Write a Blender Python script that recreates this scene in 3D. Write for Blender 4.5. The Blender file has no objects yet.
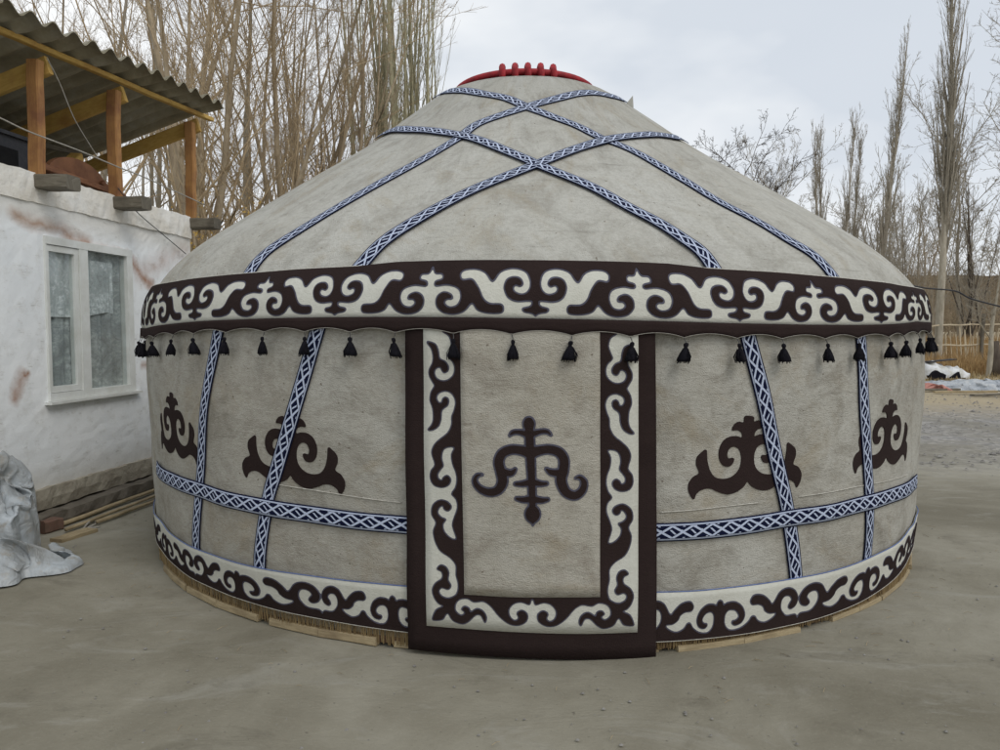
import bpy, math, random
import numpy as np
from mathutils import Vector
rng = np.random.default_rng(7); random.seed(7)
R = math.radians
scene = bpy.context.scene
# ------------------------------------------------------------------ camera, sky, sun, exposure
CH, CF, CP = 1.6, 751.0, math.atan(45/751.0)          # eye height, focal length in photo pixels, downward pitch
cam_d = bpy.data.cameras.new('camera'); cam = bpy.data.objects.new('camera', cam_d)
scene.collection.objects.link(cam); scene.camera = cam
cam.location = (0, 0, CH); cam.rotation_euler = (R(90)-CP, 0, 0)
cam_d.sensor_width = 36; cam_d.lens = CF/1000*36; cam_d.clip_end = 2000; cam_d.clip_start = 0.05
SUN_EL, SUN_AZ = 48, 140                                # degrees; azimuth clockwise from +Y
w = bpy.data.worlds.new('World'); scene.world = w; w.use_nodes = True
def build_world():
    nt = w.node_tree; nt.nodes.clear(); N = nt.nodes.new; L = nt.links.new
    out = N('ShaderNodeOutputWorld'); bg = N('ShaderNodeBackground'); L(bg.outputs[0], out.inputs[0])
    sky = N('ShaderNodeTexSky'); sky.sky_type = 'NISHITA'; sky.sun_disc = False
    sky.sun_elevation = R(SUN_EL); sky.sun_rotation = R(SUN_AZ); sky.dust_density = 2
    tc = N('ShaderNodeTexCoord'); mp = N('ShaderNodeMapping'); mp.inputs['Scale'].default_value = (1, 1, 2.2)
    mp.inputs['Location'].default_value = (0.35, 0.2, 0.1)
    L(tc.outputs['Generated'], mp.inputs[0])
    n1 = N('ShaderNodeTexNoise'); n1.inputs['Scale'].default_value = 1.7; n1.inputs['Detail'].default_value = 5; n1.inputs['Roughness'].default_value = .52
    L(mp.outputs[0], n1.inputs[0])
    cr = N('ShaderNodeValToRGB'); L(n1.outputs[0], cr.inputs[0])
    e = cr.color_ramp.elements
    e[0].position = .40; e[0].color = (5.9, 6.35, 6.95, 1); e[1].position = .60; e[1].color = (8.6, 8.75, 8.85, 1)
    mx = N('ShaderNodeMixRGB'); n2 = N('ShaderNodeTexNoise'); n2.inputs['Scale'].default_value = 1.1; n2.inputs['Detail'].default_value = 4
    L(mp.outputs[0], n2.inputs[0])
    r2 = N('ShaderNodeMapRange'); r2.inputs[1].default_value = .35; r2.inputs[2].default_value = .6; r2.inputs[3].default_value = .84; r2.inputs[4].default_value = .98
    L(n2.outputs[0], r2.inputs[0]); L(r2.outputs[0], mx.inputs[0])
    L(sky.outputs[0], mx.inputs[1]); L(cr.outputs[0], mx.inputs[2])
    L(mx.outputs[0], bg.inputs[0]); bg.inputs[1].default_value = .1
build_world()
sd = bpy.data.lights.new('sun', 'SUN'); sun = bpy.data.objects.new('sun', sd); scene.collection.objects.link(sun)
sd.energy = 0.85; sd.angle = R(30); sd.color = (1, .96, .9)
sun.rotation_euler = (R(90-SUN_EL), 0, R(180-SUN_AZ))
vs = scene.view_settings; vs.view_transform = 'Standard'; vs.look = 'None'; vs.gamma = 1; vs.exposure = 0.22

# ------------------------------------------------------------------ small helpers
C = scene.collection
def tag(o, label=None, cat=None, group=None, kind=None):
    if label: o['label'] = label
    if cat: o['category'] = cat
    if group: o['group'] = group
    if kind: o['kind'] = kind
    return o
def thing(name, loc, label, cat, group=None):
    o = bpy.data.objects.new(name, None); C.objects.link(o); o.location = loc; o.empty_display_size = .2
    return tag(o, label, cat, group)
def mesh_obj(name, verts, faces, mat, parent=None, smooth=False, uv=None, uvscale=None):
    verts = np.asarray(verts, dtype=np.float64).reshape(-1, 3)
    if parent is not None: verts = verts - np.array(world_loc(parent))
    me = bpy.data.meshes.new(name)
    if isinstance(faces, np.ndarray):
        k = faces.shape[1]; nf = len(faces)
        me.vertices.add(len(verts)); me.vertices.foreach_set('co', verts.ravel())
        me.loops.add(nf*k); me.loops.foreach_set('vertex_index', faces.ravel().astype(np.int32))
        me.polygons.add(nf); me.polygons.foreach_set('loop_start', np.arange(0, nf*k, k, dtype=np.int32))
        me.polygons.foreach_set('loop_total', np.full(nf, k, dtype=np.int32))
        me.update(calc_edges=True)
    else:
        me.from_pydata(verts.tolist(), [], faces)
    if uv is not None:
        lay = me.uv_layers.new(name='UVMap'); uv = np.asarray(uv, dtype=np.float64)
        idx = np.zeros(len(me.loops), dtype=np.int32); me.loops.foreach_get('vertex_index', idx)
        lay.data.foreach_set('uv', uv[idx].ravel())
    if smooth: me.polygons.foreach_set('use_smooth', [True]*len(me.polygons))
    me.materials.append(mat); me.update()
    o = bpy.data.objects.new(name, me); C.objects.link(o)
    if parent is not None: o.parent = parent
    return o
def world_loc(o):
    v = Vector((0, 0, 0))
    while o is not None: v = v + o.location; o = o.parent
    return v
class MB:
    def __init__(s): s.v = []; s.f = []; s.uv = []
    def add(s, vs_, fs, uv=None):
        n = len(s.v); s.v += [tuple(map(float, p)) for p in vs_]; s.f += [tuple(i+n for i in f) for f in fs]
        s.uv += [tuple(u) for u in (uv if uv is not None else [(0, 0)]*len(vs_))]
    def beam(s, p0, p1, wx, wz, up=(0, 0, 1), jit=0., segs=4):
        """rectangular timber from p0 to p1, slightly uneven, chamfered corners"""
        p0 = np.array(p0, float); p1 = np.array(p1, float); d = p1-p0; Ln = np.linalg.norm(d); d /= Ln
        up = np.array(up, float)
        if abs(d@up) > .95: up = np.array((0, 1, 0.))
        a = np.cross(d, up); a /= np.linalg.norm(a); b = np.cross(a, d)
        c = min(wx, wz)*.12; hx, hz = wx/2, wz/2
        prof = [(hx-c, -hz), (hx, -hz+c), (hx, hz-c), (hx-c, hz), (-hx+c, hz), (-hx, hz-c), (-hx, -hz+c), (-hx+c, -hz)]
        vs_ = []; uv = []
        for i in range(segs+1):
            t = i/segs; o = p0+d*Ln*t + (a*random.uniform(-jit, jit)+b*random.uniform(-jit, jit))
            for q, (x, z) in enumerate(prof): vs_.append(o+a*x*(1+random.uniform(-jit, jit)*2)+b*z); uv.append((t*Ln, q*.05+random.random()*0.003))
        fs = [tuple(range(7, -1, -1)), tuple(segs*8+q for q in range(8))]
        for i in range(segs):
            for q in range(8): fs.append((i*8+q, i*8+(q+1) % 8, (i+1)*8+(q+1) % 8, (i+1)*8+q))
        s.add(vs_, fs, uv)
    def tube(s, pts, r, n=6):
        pts = [np.array(p, float) for p in pts]; rr = r if isinstance(r, (list, tuple)) else [r]*len(pts)
        vs_ = []; uv = []; L_ = 0
        for i, p in enumerate(pts):
            d = pts[min(i+1, len(pts)-1)]-pts[max(i-1, 0)]; d /= np.linalg.norm(d)+1e-9
            u = np.array((0, 0, 1.)) if abs(d[2]) < .9 else np.array((1., 0, 0))
            a = np.cross(d, u); a /= np.linalg.norm(a); b = np.cross(a, d)
            if i: L_ += np.linalg.norm(p-pts[i-1])
            for k in range(n):
                t = 2*math.pi*k/n; vs_.append(p+(a*math.cos(t)+b*math.sin(t))*rr[i]); uv.append((L_, k/n*.2))
        fs = [tuple(range(n-1, -1, -1)), tuple((len(pts)-1)*n+k for k in range(n))]
        for i in range(len(pts)-1):
            for k in range(n): fs.append((i*n+k, i*n+(k+1) % n, (i+1)*n+(k+1) % n, (i+1)*n+k))
        s.add(vs_, fs, uv)
    def lathe(s, c, prof, n=14, ripple=0.):
        vs_ = []; 
        for j, (r, z) in enumerate(prof):
            for k in range(n):
                t = 2*math.pi*k/n; q = r*(1+ripple*(1 if k % 2 else -1)*(j/len(prof)))
                vs_.append((c[0]+q*math.cos(t), c[1]+q*math.sin(t), c[2]+z))
        fs = [tuple(range(n)), tuple((len(prof)-1)*n+k for k in range(n-1, -1, -1))]
        for j in range(len(prof)-1):
            for k in range(n): fs.append((j*n+k, (j+1)*n+k, (j+1)*n+(k+1) % n, j*n+(k+1) % n))
        s.add(vs_, fs)
    def build(s, name, mat, parent=None, smooth=False): return mesh_obj(name, s.v, s.f, mat, parent, smooth, uv=s.uv)

def cam_ray(px, py):
    u, v = (px-500)/CF, (375-py)/CF; c, s_ = math.cos(CP), math.sin(CP)
    return np.array((u, c+v*s_, -s_+v*c))
def ground_at(px, py, z=0):
    d = cam_ray(px, py); t = (z-CH)/d[2]; return np.array((0, 0, CH))+d*t
def at_depth(px, py, y):
    d = cam_ray(px, py); return np.array((0, 0, CH))+d*(y/d[1])
def catmull(P, n=6, closed=False):
    P = np.asarray(P, float); m = len(P); out = []
    rngi = range(m if closed else m-1)
    for i in rngi:
        if closed: a, b, c, d = P[(i-1) % m], P[i], P[(i+1) % m], P[(i+2) % m]
        else: a, b, c, d = P[max(i-1, 0)], P[i], P[i+1], P[min(i+2, m-1)]
        for k in range(n):
            t = k/n; out.append(.5*((2*b)+(-a+c)*t+(2*a-5*b+4*c-d)*t*t+(-a+3*b-3*c+d)*t**3))
    if not closed: out.append(P[-1])
    return np.array(out)

# ------------------------------------------------------------------ materials
class NG:
    def __init__(s, name, rough=.9, spec=.2):
        s.m = bpy.data.materials.new(name); s.m.use_nodes = True; s.nt = s.m.node_tree; s.nt.nodes.clear()
        s.out = s.N('ShaderNodeOutputMaterial'); s.b = s.N('ShaderNodeBsdfPrincipled'); s.L(s.b.outputs[0], s.out.inputs[0])
        s.b.inputs['Roughness'].default_value = rough; s.b.inputs['Specular IOR Level'].default_value = spec
        s.tc = s.N('ShaderNodeTexCoord')
    def N(s, t): return s.nt.nodes.new(t)
    def L(s, a, b): s.nt.links.new(a, b)
    def setin(s, inp, v):
        if hasattr(v, 'is_output') or isinstance(v, bpy.types.NodeSocket): s.L(v, inp)
        else: inp.default_value = v
    def coord(s, kind='UV', scale=(1, 1, 1), loc=(0, 0, 0)):
        mp = s.N('ShaderNodeMapping'); s.L(s.tc.outputs[kind], mp.inputs[0]); mp.inputs['Scale'].default_value = scale; mp.inputs['Location'].default_value = loc
        return mp.outputs[0]
    def noise(s, co, scale=5, detail=4, rough=.6, dist=0):
        n = s.N('ShaderNodeTexNoise'); s.L(co, n.inputs[0]); n.inputs['Scale'].default_value = scale
        n.inputs['Detail'].default_value = detail; n.inputs['Roughness'].default_value = rough; n.inputs['Distortion'].default_value = dist
        return n.outputs[0]
    def ramp(s, f, stops):
        r = s.N('ShaderNodeValToRGB'); s.L(f, r.inputs[0]); e = r.color_ramp.elements
        while len(e) < len(stops): e.new(.5)
        for i, (p, c) in enumerate(stops):
            e[i].position = p; e[i].color = (*c, 1) if len(c) == 3 else c
        return r.outputs[0]
    def rng(s, f, a, b, c=0., d=1.):
        r = s.N('ShaderNodeMapRange'); s.L(f, r.inputs[0])
        for i, v in enumerate((a, b, c, d)): r.inputs[i+1].default_value = v
        return r.outputs[0]
    def mix(s, f, a, b, mode='MIX'):
        m = s.N('ShaderNodeMixRGB'); m.blend_type = mode
        for i, v in enumerate((f, a, b)):
            if isinstance(v, (int, float)): m.inputs[i].default_value = v if i == 0 else (v, v, v, 1)
            elif isinstance(v, tuple): m.inputs[i].default_value = (*v, 1)
            else: s.L(v, m.inputs[i])
        return m.outputs[0]
    def math(s, op, a, b=None, clamp=False):
        m = s.N('ShaderNodeMath'); m.operation = op; m.use_clamp = clamp
        for i, v in enumerate((a, b)):
            if v is None: continue
            if isinstance(v, (int, float)): m.inputs[i].default_value = v
            else: s.L(v, m.inputs[i])
        return m.outputs[0]
    def col(s, v):
        if isinstance(v, tuple): s.b.inputs['Base Color'].default_value = (*v, 1)
        else: s.L(v, s.b.inputs['Base Color'])
    def bump(s, h, dist=.01, strength=1.):
        b = s.N('ShaderNodeBump'); s.L(h, b.inputs['Height']); b.inputs['Distance'].default_value = dist; b.inputs['Strength'].default_value = strength
        s.L(b.outputs[0], s.b.inputs['Normal'])

def mat_felt(name, a, b, dark, bumpd=.006, stain=True, weave=True):
    g = NG(name, .97, .08)
    uv = g.coord('UV'); fib = g.coord('UV', (38, 70, 1)); fib2 = g.coord('UV', (7, 13, 1), (3, 1, 0))
    big = g.noise(uv, .9, 6, .65, .8); mid = g.noise(fib2, 1, 6, .7, .5); fine = g.noise(fib, 1, 4, .7)
    mot = g.noise(g.coord('UV', (3.2, 4.2, 1), (5, 5, 0)), 1, 6, .68, 1.)
    c = g.mix(g.rng(big, .38, .62), a, b)
    c = g.mix(g.math('MULTIPLY', g.rng(mot, .46, .66), .55 if stain else .15), c, dark)
    c = g.mix(g.math('MULTIPLY', g.rng(mid, .52, .76), .45 if stain else .2), c, dark)
    c = g.mix(g.math('MULTIPLY', g.rng(fine, .5, .78), .5 if stain else .3), c, dark)
    c = g.mix(g.math('MULTIPLY', g.rng(fine, .48, .25), .30), c, tuple(min(1, x*1.25) for x in a))
    if stain:
        streak = g.noise(g.coord('UV', (3, 40, 1), (8, 2, 0)), 1, 4, .6, .4)
        c = g.mix(g.math('MULTIPLY', g.rng(streak, .60, .74), .38), c, tuple(x*.6 for x in dark))
        st = g.noise(g.coord('UV', (1.3, 1.5, 1), (9, 4, 0)), 1.2, 6, .72, 1.4)
        c = g.mix(g.math('MULTIPLY', g.rng(st, .52, .68), .45), c, (a[0]*.66, a[1]*.56, a[2]*.42))
        sp = g.noise(g.coord('UV', (38, 44, 1)), 1, 2, .5)
        c = g.mix(g.math('MULTIPLY', g.rng(sp, .69, .76), .7), c, (.10, .075, .05))
    g.col(c)
    h = g.math('ADD', g.math('MULTIPLY', fine, .8), g.math('ADD', g.math('MULTIPLY', mid, .9), g.noise(uv, 150, 2, .5)))
    if stain: h = g.math('ADD', h, g.math('MULTIPLY', g.noise(g.coord('UV', (2.2, 3.0, 1), (2, 7, 0)), 1, 2, .5, .6), 5.))
    g.bump(h, bumpd, .9)
    return g.m
M = {}
M['roof_felt'] = mat_felt('roof_felt', (.475, .47, .43), (.42, .41, .365), (.25, .235, .20))
M['wall_felt'] = mat_felt('wall_felt', (.455, .445, .40), (.375, .355, .305), (.20, .18, .145))
M['cream'] = mat_felt('cream_felt', (.60, .60, .54), (.54, .535, .47), (.40, .385, .32), .003, False)
M['brown'] = mat_felt('brown_felt', (.030, .020, .019), (.024, .016, .015), (.046, .032, .028), .003, False)
M['door_felt'] = mat_felt('door_felt', (.47, .45, .395), (.40, .375, .315), (.23, .20, .16))
def simple(name, c1, c2, scale=8, rough=.8, spec=.2, bumpd=.003, kind='Object', sc=(1, 1, 1)):
    g = NG(name, rough, spec); co = g.coord(kind, sc); n = g.noise(co, scale, 6, .65)
    g.col(g.mix(g.rng(n, .35, .65), c1, c2)); g.bump(g.noise(co, scale*4, 4, .6), bumpd); return g.m
M['seam'] = simple('stitching', (.10, .10, .135), (.065, .062, .085), 40)
M['blue_cord'] = simple('blue_cord', (.16, .22, .42), (.10, .14, .30), 50)
M['white_cord'] = simple('white_cord', (.6, .58, .52), (.4, .38, .33), 50)
M['tassel'] = simple('black_wool', (.006, .006, .009), (.013, .012, .016), 60, .9, .1, .004)
M['red'] = simple('red_paint', (.40, .022, .03), (.22, .018, .022), 18, .65, .3)
M['red_cloth'] = simple('red_cloth', (.50, .24, .20), (.36, .17, .14), 6, .9)
def mat_strap():
    g = NG('woven_strap', .9, .1); uv = g.tc.outputs['UV']; sx = g.N('ShaderNodeSeparateXYZ'); g.L(uv, sx.inputs[0])
    U, V = sx.outputs[0], sx.outputs[1]
    v = g.math('MULTIPLY', g.math('ABSOLUTE', g.math('SUBTRACT', V, .5)), 2.)
    vc = g.math('DIVIDE', v, .66)
    tri = g.math('PINGPONG', g.math('MULTIPLY', U, 1.7), 1.0) # 0..1..0
    tri2 = g.math('PINGPONG', g.math('MULTIPLY', U, 1.45), .5)
    d = g.math('ABSOLUTE', g.math('SUBTRACT', tri, vc))
    lat = g.math('LESS_THAN', d, .20)                                     # white lattice
    # hooks inside the lozenges: small slanted bits
    sk = g.math('ADD', U, g.math('MULTIPLY', V, 1.1))
    t3 = g.math('PINGPONG', g.math('MULTIPLY', sk, 3.4), 1.0)
    hook = g.math('MULTIPLY', g.math('LESS_THAN', t3, .22), g.math('LESS_THAN', vc, .38))
    side = g.math('MULTIPLY', g.math('GREATER_THAN', vc, .86), g.math('GREATER_THAN', tri2, .40))
    wht = g.math('MAXIMUM', g.math('MAXIMUM', lat, hook), side)
    center = g.math('LESS_THAN', vc, 1.0)
    inside = g.math('MULTIPLY', wht, center)
    s1 = g.math('MULTIPLY', g.math('GREATER_THAN', v, .71), g.math('LESS_THAN', v, .86))
    s1 = g.math('MULTIPLY', s1, g.math('SUBTRACT', 1., g.math('MULTIPLY', g.math('COMPARE', v, .78), 0.)))
    thin = g.math('MULTIPLY', g.math('GREATER_THAN', v, .765), g.math('LESS_THAN', v, .80))
    s1 = g.math('SUBTRACT', s1, g.math('MULTIPLY', thin, .55), True)
    tot = g.math('ADD', inside, s1, True)
    nz = g.noise(g.coord('UV', (40, 30, 1)), 1, 2, .6)
    navy = g.mix(nz, (.004, .006, .022), (.007, .011, .042)); whc = g.mix(nz, (.60, .66, .78), (.46, .53, .70))
    wv = g.N('ShaderNodeTexWave'); g.L(g.coord('UV', (14, 14, 1)), wv.inputs[0]); wv.inputs['Scale'].default_value = 1.
    whc = g.mix(g.math('MULTIPLY', wv.outputs[1] if len(wv.outputs) > 1 else nz, .3), whc, (.36, .41, .58))
    g.col(g.mix(tot, navy, whc)); g.bump(nz, .003); return g.m
M['strap'] = mat_strap()
def mat_wood(name, c1, c2, c3, sc=(3, 45, 1), rough=.75):
    g = NG(name, rough, .25); co = g.coord('UV', sc); n = g.noise(co, 1.5, 6, .65, 1.2); k = g.noise(g.coord('Object'), 4, 4, .6)
    c = g.mix(g.rng(n, .35, .62), c1, c2); c = g.mix(g.math('MULTIPLY', g.rng(k, .45, .7), .75), c, c3); g.col(c); g.bump(n, .004); return g.m
M['post'] = mat_wood('varnished_wood', (.46, .25, .09), (.30, .145, .055), (.17, .07, .04))
M['rafter'] = mat_wood('yellow_wood', (.62, .42, .13), (.50, .31, .08), (.36, .19, .06))
M['old_wood'] = mat_wood('weathered_wood', (.20, .18, .14), (.12, .105, .08), (.07, .06, .045))
M['pale_wood'] = mat_wood('fresh_wood', (.44, .36, .22), (.32, .25, .15), (.20, .15, .09))
M['red_wood'] = mat_wood('red_brown_wood', (.30, .145, .075), (.19, .085, .045), (.10, .045, .03))
M['reed'] = simple('reed', (.30, .22, .11), (.14, .095, .045), 30, .8, .2, .004, 'Object', (1, 1, .2))
def mat_slate():
    g = NG('cement_sheet', .9, .15); co = g.coord('Object'); n = g.noise(co, 2.5, 6, .65, .5); m = g.noise(co, 30, 3, .6)
    c = g.ramp(n, [(.3, (.22, .195, .13)), (.5, (.34, .31, .225)), (.7, (.44, .42, .345))]); c = g.mix(g.math('MULTIPLY', m, .4), c, (.15, .13, .08)); g.col(c); g.bump(m, .004); return g.m
M['slate'] = mat_slate()
M['paint'] = simple('window_paint', (.74, .76, .74), (.62, .63, .59), 5, .45, .4, .001)
M['dark'] = simple('dark_metal', (.012, .013, .018), (.03, .03, .035), 6, .5, .4)
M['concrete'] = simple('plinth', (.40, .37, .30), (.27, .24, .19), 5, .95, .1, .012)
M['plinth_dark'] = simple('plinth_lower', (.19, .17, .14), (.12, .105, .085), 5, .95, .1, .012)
M['cable'] = simple('cable', (.05, .05, .05), (.09, .09, .09), 20)
M['rope'] = simple('rope', (.42, .40, .36), (.30, .28, .24), 40)

# ------------------------------------------------------------------ ground, hill
def terrain_z(x, y):
    t = np.clip((y-21)/13., 0, None)
    return np.where(t < 1, .35*t*t+.35*t, .70+(t-1)*.30)
def mat_ground():
    g = NG('packed_earth', .93, .18); co = g.coord('Object')
    n1 = g.noise(co, .55, 6, .6, .5); n2 = g.noise(co, 3.2, 6, .65, .3); n3 = g.noise(co, 60, 3, .6)
    sp = g.N('ShaderNodeSeparateXYZ'); g.L(g.tc.outputs['Object'], sp.inputs[0])
    c = g.ramp(n1, [(.34, (.175, .160, .120)), (.50, (.245, .228, .178)), (.66, (.325, .307, .25))])
    c = g.mix(g.math('MULTIPLY', g.rng(n2, .45, .75), .45), c, (.165, .148, .108))
    c = g.mix(g.math('MULTIPLY', g.rng(n3, .55, .8), .3), c, (.32, .30, .25))
    # smears of trowelled mud
    sm = g.noise(g.coord('Object', (.7, 1.9, 1)), 1.5, 6, .7, 1.5); c = g.mix(g.math('MULTIPLY', g.rng(sm, .54, .66), .4), c, (.33, .32, .28))
    dk = g.noise(g.coord('Object', (1.1, 1.6, 1), (4, 3, 0)), 1.1, 7, .72, .8); c = g.mix(g.math('MULTIPLY', g.rng(dk, .55, .68), .5), c, (.125, .112, .085))
    tiny = g.noise(co, 28, 2, .5); c = g.mix(g.math('MULTIPLY', g.rng(tiny, .70, .76), .6), c, (.10, .09, .07))
    # far yard: sandy and gravelly
    wob = g.math('ADD', sp.outputs[1], g.math('MULTIPLY', g.math('SUBTRACT', n2, .5), 3.))
    far = g.rng(wob, 8.0, 10.5)
    vor = g.N('ShaderNodeTexVoronoi'); g.L(co, vor.inputs[0]); vor.inputs['Scale'].default_value = 14
    grav = g.ramp(vor.outputs[1], [(0, (.15, .15, .15)), (.5, (.24, .23, .22)), (1, (.40, .385, .36))])
    c = g.mix(g.math('MULTIPLY', far, g.rng(n1, .40, .55, .35, .9)), c, grav)
    far2 = g.rng(wob, 13.5, 16.5); sand = g.mix(n2, (.44, .37, .25), (.30, .25, .17)); c = g.mix(far2, c, sand)
    # cracks
    vc = g.N('ShaderNodeTexVoronoi'); vc.feature = 'DISTANCE_TO_EDGE'; 
    wv = g.N('ShaderNodeVectorMath'); wv.operation = 'ADD'
    nn = g.N('ShaderNodeTexNoise'); nn.inputs['Scale'].default_value = 2.5; g.L(co, nn.inputs[0])
    g.L(nn.outputs[1], wv.inputs[0]); g.L(co, wv.inputs[1]); g.L(wv.outputs[0], vc.inputs[0]); vc.inputs['Scale'].default_value = .6
    crack = g.math('MULTIPLY', g.math('LESS_THAN', vc.outputs[0], .0022), g.rng(n1, .54, .58))
    c = g.mix(g.math('MULTIPLY', crack, 0.), c, (.05, .045, .035))
    g.col(c)
    h = g.math('ADD', g.math('MULTIPLY', n2, 1.0), g.math('ADD', g.math('MULTIPLY', n3, .12), g.math('MULTIPLY', sm, .6)))
    g.bump(h, .016, .8); return g.m
M['ground'] = mat_ground()
xs = np.concatenate([np.linspace(-400, -16, 14), np.linspace(-15, 20, 106), np.linspace(22, 400, 16)])
ys = np.concatenate([np.linspace(-60, -4, 8), np.linspace(-3, 40, 130), np.linspace(42, 90, 18), np.linspace(110, 600, 10)])
X, Y = np.meshgrid(xs, ys); 
Z = np.array(terrain_z(X, Y)) + np.where(Y > 9, .015, .004)*(np.sin(X*2.1+Y*1.3)+np.sin(X*.9-Y*1.7+1))
Z = np.minimum(Z, 1.4)
def grid_faces(nr, nc):
    i = np.arange((nr-1)*nc).reshape(nr-1, nc)[:, :-1].ravel(); return np.stack([i, i+1, i+nc+1, i+nc], 1)
tag(mesh_obj('ground', np.stack([X, Y, Z], -1), grid_faces(*X.shape), M['ground'], smooth=True), kind='structure')
def mat_hill():
    g = NG('brush_hill', 1, .0); co = g.coord('Object', (1, 1, 1)); n = g.noise(co, .8, 8, .8); n2 = g.noise(co, .08, 4, .6)
    g.col(g.mix(g.rng(n, .35, .65), g.mix(n2, (.16, .12, .08), (.22, .18, .12)), (.08, .06, .045))); g.bump(n, .8); return g.m
hx = np.linspace(-260, 300, 160); hy = np.linspace(75, 240, 30); X, Y = np.meshgrid(hx, hy)
prof = np.sin(np.clip((Y-75)/165, 0, 1)*math.pi)**.7
Z = .9+prof*(9.6+1.6*np.sin(X*.021+1)+.9*np.sin(X*.09)+.35*np.sin(X*.5+Y*.2))
tag(mesh_obj('hill', np.stack([X, Y, Z], -1), grid_faces(*X.shape), mat_hill(), smooth=True), kind='structure')

# ------------------------------------------------------------------ YURT surface
YD, YX = 6.534, .248
PZ = np.array([-.1, 0, .4, .8, 1.3, 1.7, 1.8, 1.86, 1.92, 2.0, 2.15, 2.4, 2.7, 3.0, 3.3, 3.5, 3.58])
PR = np.array([2.945, 2.947, 2.979, 2.992, 3.009, 3.004, 2.985, 2.955, 2.915, 2.85, 2.69, 2.335, 1.875, 1.42, 1.03, .76, .60])
def pchip(x):
    x = np.asarray(x, float); h = np.diff(PZ); dl = np.diff(PR)/h; m = np.zeros(len(PZ))
    for i in range(1, len(PZ)-1):
        if dl[i-1]*dl[i] > 0: w1, w2 = 2*h[i]+h[i-1], h[i]+2*h[i-1]; m[i] = (w1+w2)/(w1/dl[i-1]+w2/dl[i])
    m[0] = dl[0]; m[-1] = dl[-1]
    i = np.clip(np.searchsorted(PZ, x)-1, 0, len(h)-1); t = np.clip((x-PZ[i])/h[i], 0, 1)
    h00 = 2*t**3-3*t**2+1; h10 = t**3-2*t**2+t; h01 = -2*t**3+3*t**2; h11 = t**3-t**2
    return h00*PR[i]+h10*h[i]*m[i]+h01*PR[i+1]+h11*h[i]*m[i+1]
def wrinkle(th, z):
    a = np.clip((z+.1)/.5, 0, 1)
    return a*(.008*np.sin(th*9+z*1.3)+.005*np.sin(th*23+z*2.1+1)+.0035*np.sin(th*41-z*6)*np.sin(z*5+th*3)+.003*np.sin(z*9+th*4)+.004*np.sin(th*5-z*3))*np.clip((3.5-z)/.5, .2, 1)
def S(th, z, off=0.):
    """point of the yurt surface; th = angle from the side that faces the yard, z = height"""
    th = np.asarray(th, float); z = np.asarray(z, float)
    e = 1e-2; dr = (pchip(z+e)-pchip(z-e))/(2*e); nl = np.sqrt(1+dr*dr)
    r = pchip(z)+wrinkle(th, z)+off/nl; zz = z-off*dr/nl
    cx = YX-.021*np.clip(z-1.8, 0, 9)
    return np.stack([cx+r*np.sin(th), YD-r*np.cos(th), zz], -1)
def hit(px, py, off=0.):
    """photo point -> (th, z) on the yurt surface"""
    d = cam_ray(px, py); o = np.array((0, 0, CH)); t = np.linspace(2.5, 7.5, 1500); P = o+t[:, None]*d
    z = P[:, 2]; cx = YX-.021*np.clip(z-1.8, 0, 9); r = np.hypot(P[:, 0]-cx, P[:, 1]-YD)-off
    f = r-pchip(np.clip(z, -.1, 3.6)); k = np.where(f < 0)[0]
    i = k[0] if len(k) else int(np.argmin(f))
    if len(k) and i > 0: a = f[i-1]/(f[i-1]-f[i]); p = P[i-1]*(1-a)+P[i]*a
    else: p = P[i]
    cx = YX-.021*max(p[2]-1.8, 0); return math.atan2(p[0]-cx, YD-p[1]), float(p[2])
def hits(L, off=0.): return np.array([hit(x, y, off) for x, y in L])
def edge_fn(L, off=0., deg=4):
    h = hits(L, off); sym = np.vstack([h])
    c = np.polyfit(sym[:, 0], sym[:, 1], deg); lo, hi = h[:, 0].min(), h[:, 0].max()
    zl, zh = np.polyval(c, lo), np.polyval(c, hi); zm = (zl+zh)/2
    def f(th):
        th = (np.asarray(th, float)+math.pi) % (2*math.pi)-math.pi
        v = np.polyval(c, np.clip(th, lo, hi)); k = np.clip(np.where(th < lo, lo-th, th-hi), 0, 1)
        return v*(1-k)+zm*k
    return f
SR = 3.0                                                # metres of cloth per radian
def sheet(name, mat, parent, th0, th1, zlo, zhi, off, nth, nz, thick=.006, smooth=True, offf=None):
    """cloth on the yurt between two height curves, real thickness at its edges"""
    closed = (th1-th0) > 6.28
    th = np.linspace(th0, th1, nth+1); 
    lo = zlo(th) if callable(zlo) else np.full_like(th, zlo); hi = zhi(th) if callable(zhi) else np.full_like(th, zhi)
    t = np.linspace(0, 1, nz+1)[:, None]; Zg = lo[None]*(1-t)+hi[None]*t; Tg = np.broadcast_to(th, Zg.shape)
    oo = off+(offf(Tg, Zg) if offf else 0)
    P = S(Tg, Zg, oo); Q = S(Tg, Zg, oo-thick); n = P.shape[0]*P.shape[1]; nc = P.shape[1]
    V = np.concatenate([P.reshape(-1, 3), Q.reshape(-1, 3)]); f = grid_faces(nz+1, nc)
    F = [f, f[:, ::-1]+n]
    b = np.arange(nc-1); F.append(np.stack([b+1, b, b+n, b+1+n], 1)); tt = b+nz*nc; F.append(np.stack([tt, tt+1, tt+1+n, tt+n], 1))
    if not closed:
        l = np.arange(nz)*nc; F.append(np.stack([l, l+nc, l+nc+n, l+n], 1)); rr = l+nc-1; F.append(np.stack([rr+nc, rr, rr+n, rr+nc+n], 1))
    uv = np.stack([Tg*SR, Zg], -1).reshape(-1, 2); uv = np.concatenate([uv, uv])
    return mesh_obj(name, V, np.concatenate(F), mat, parent, smooth, uv=uv)
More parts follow.
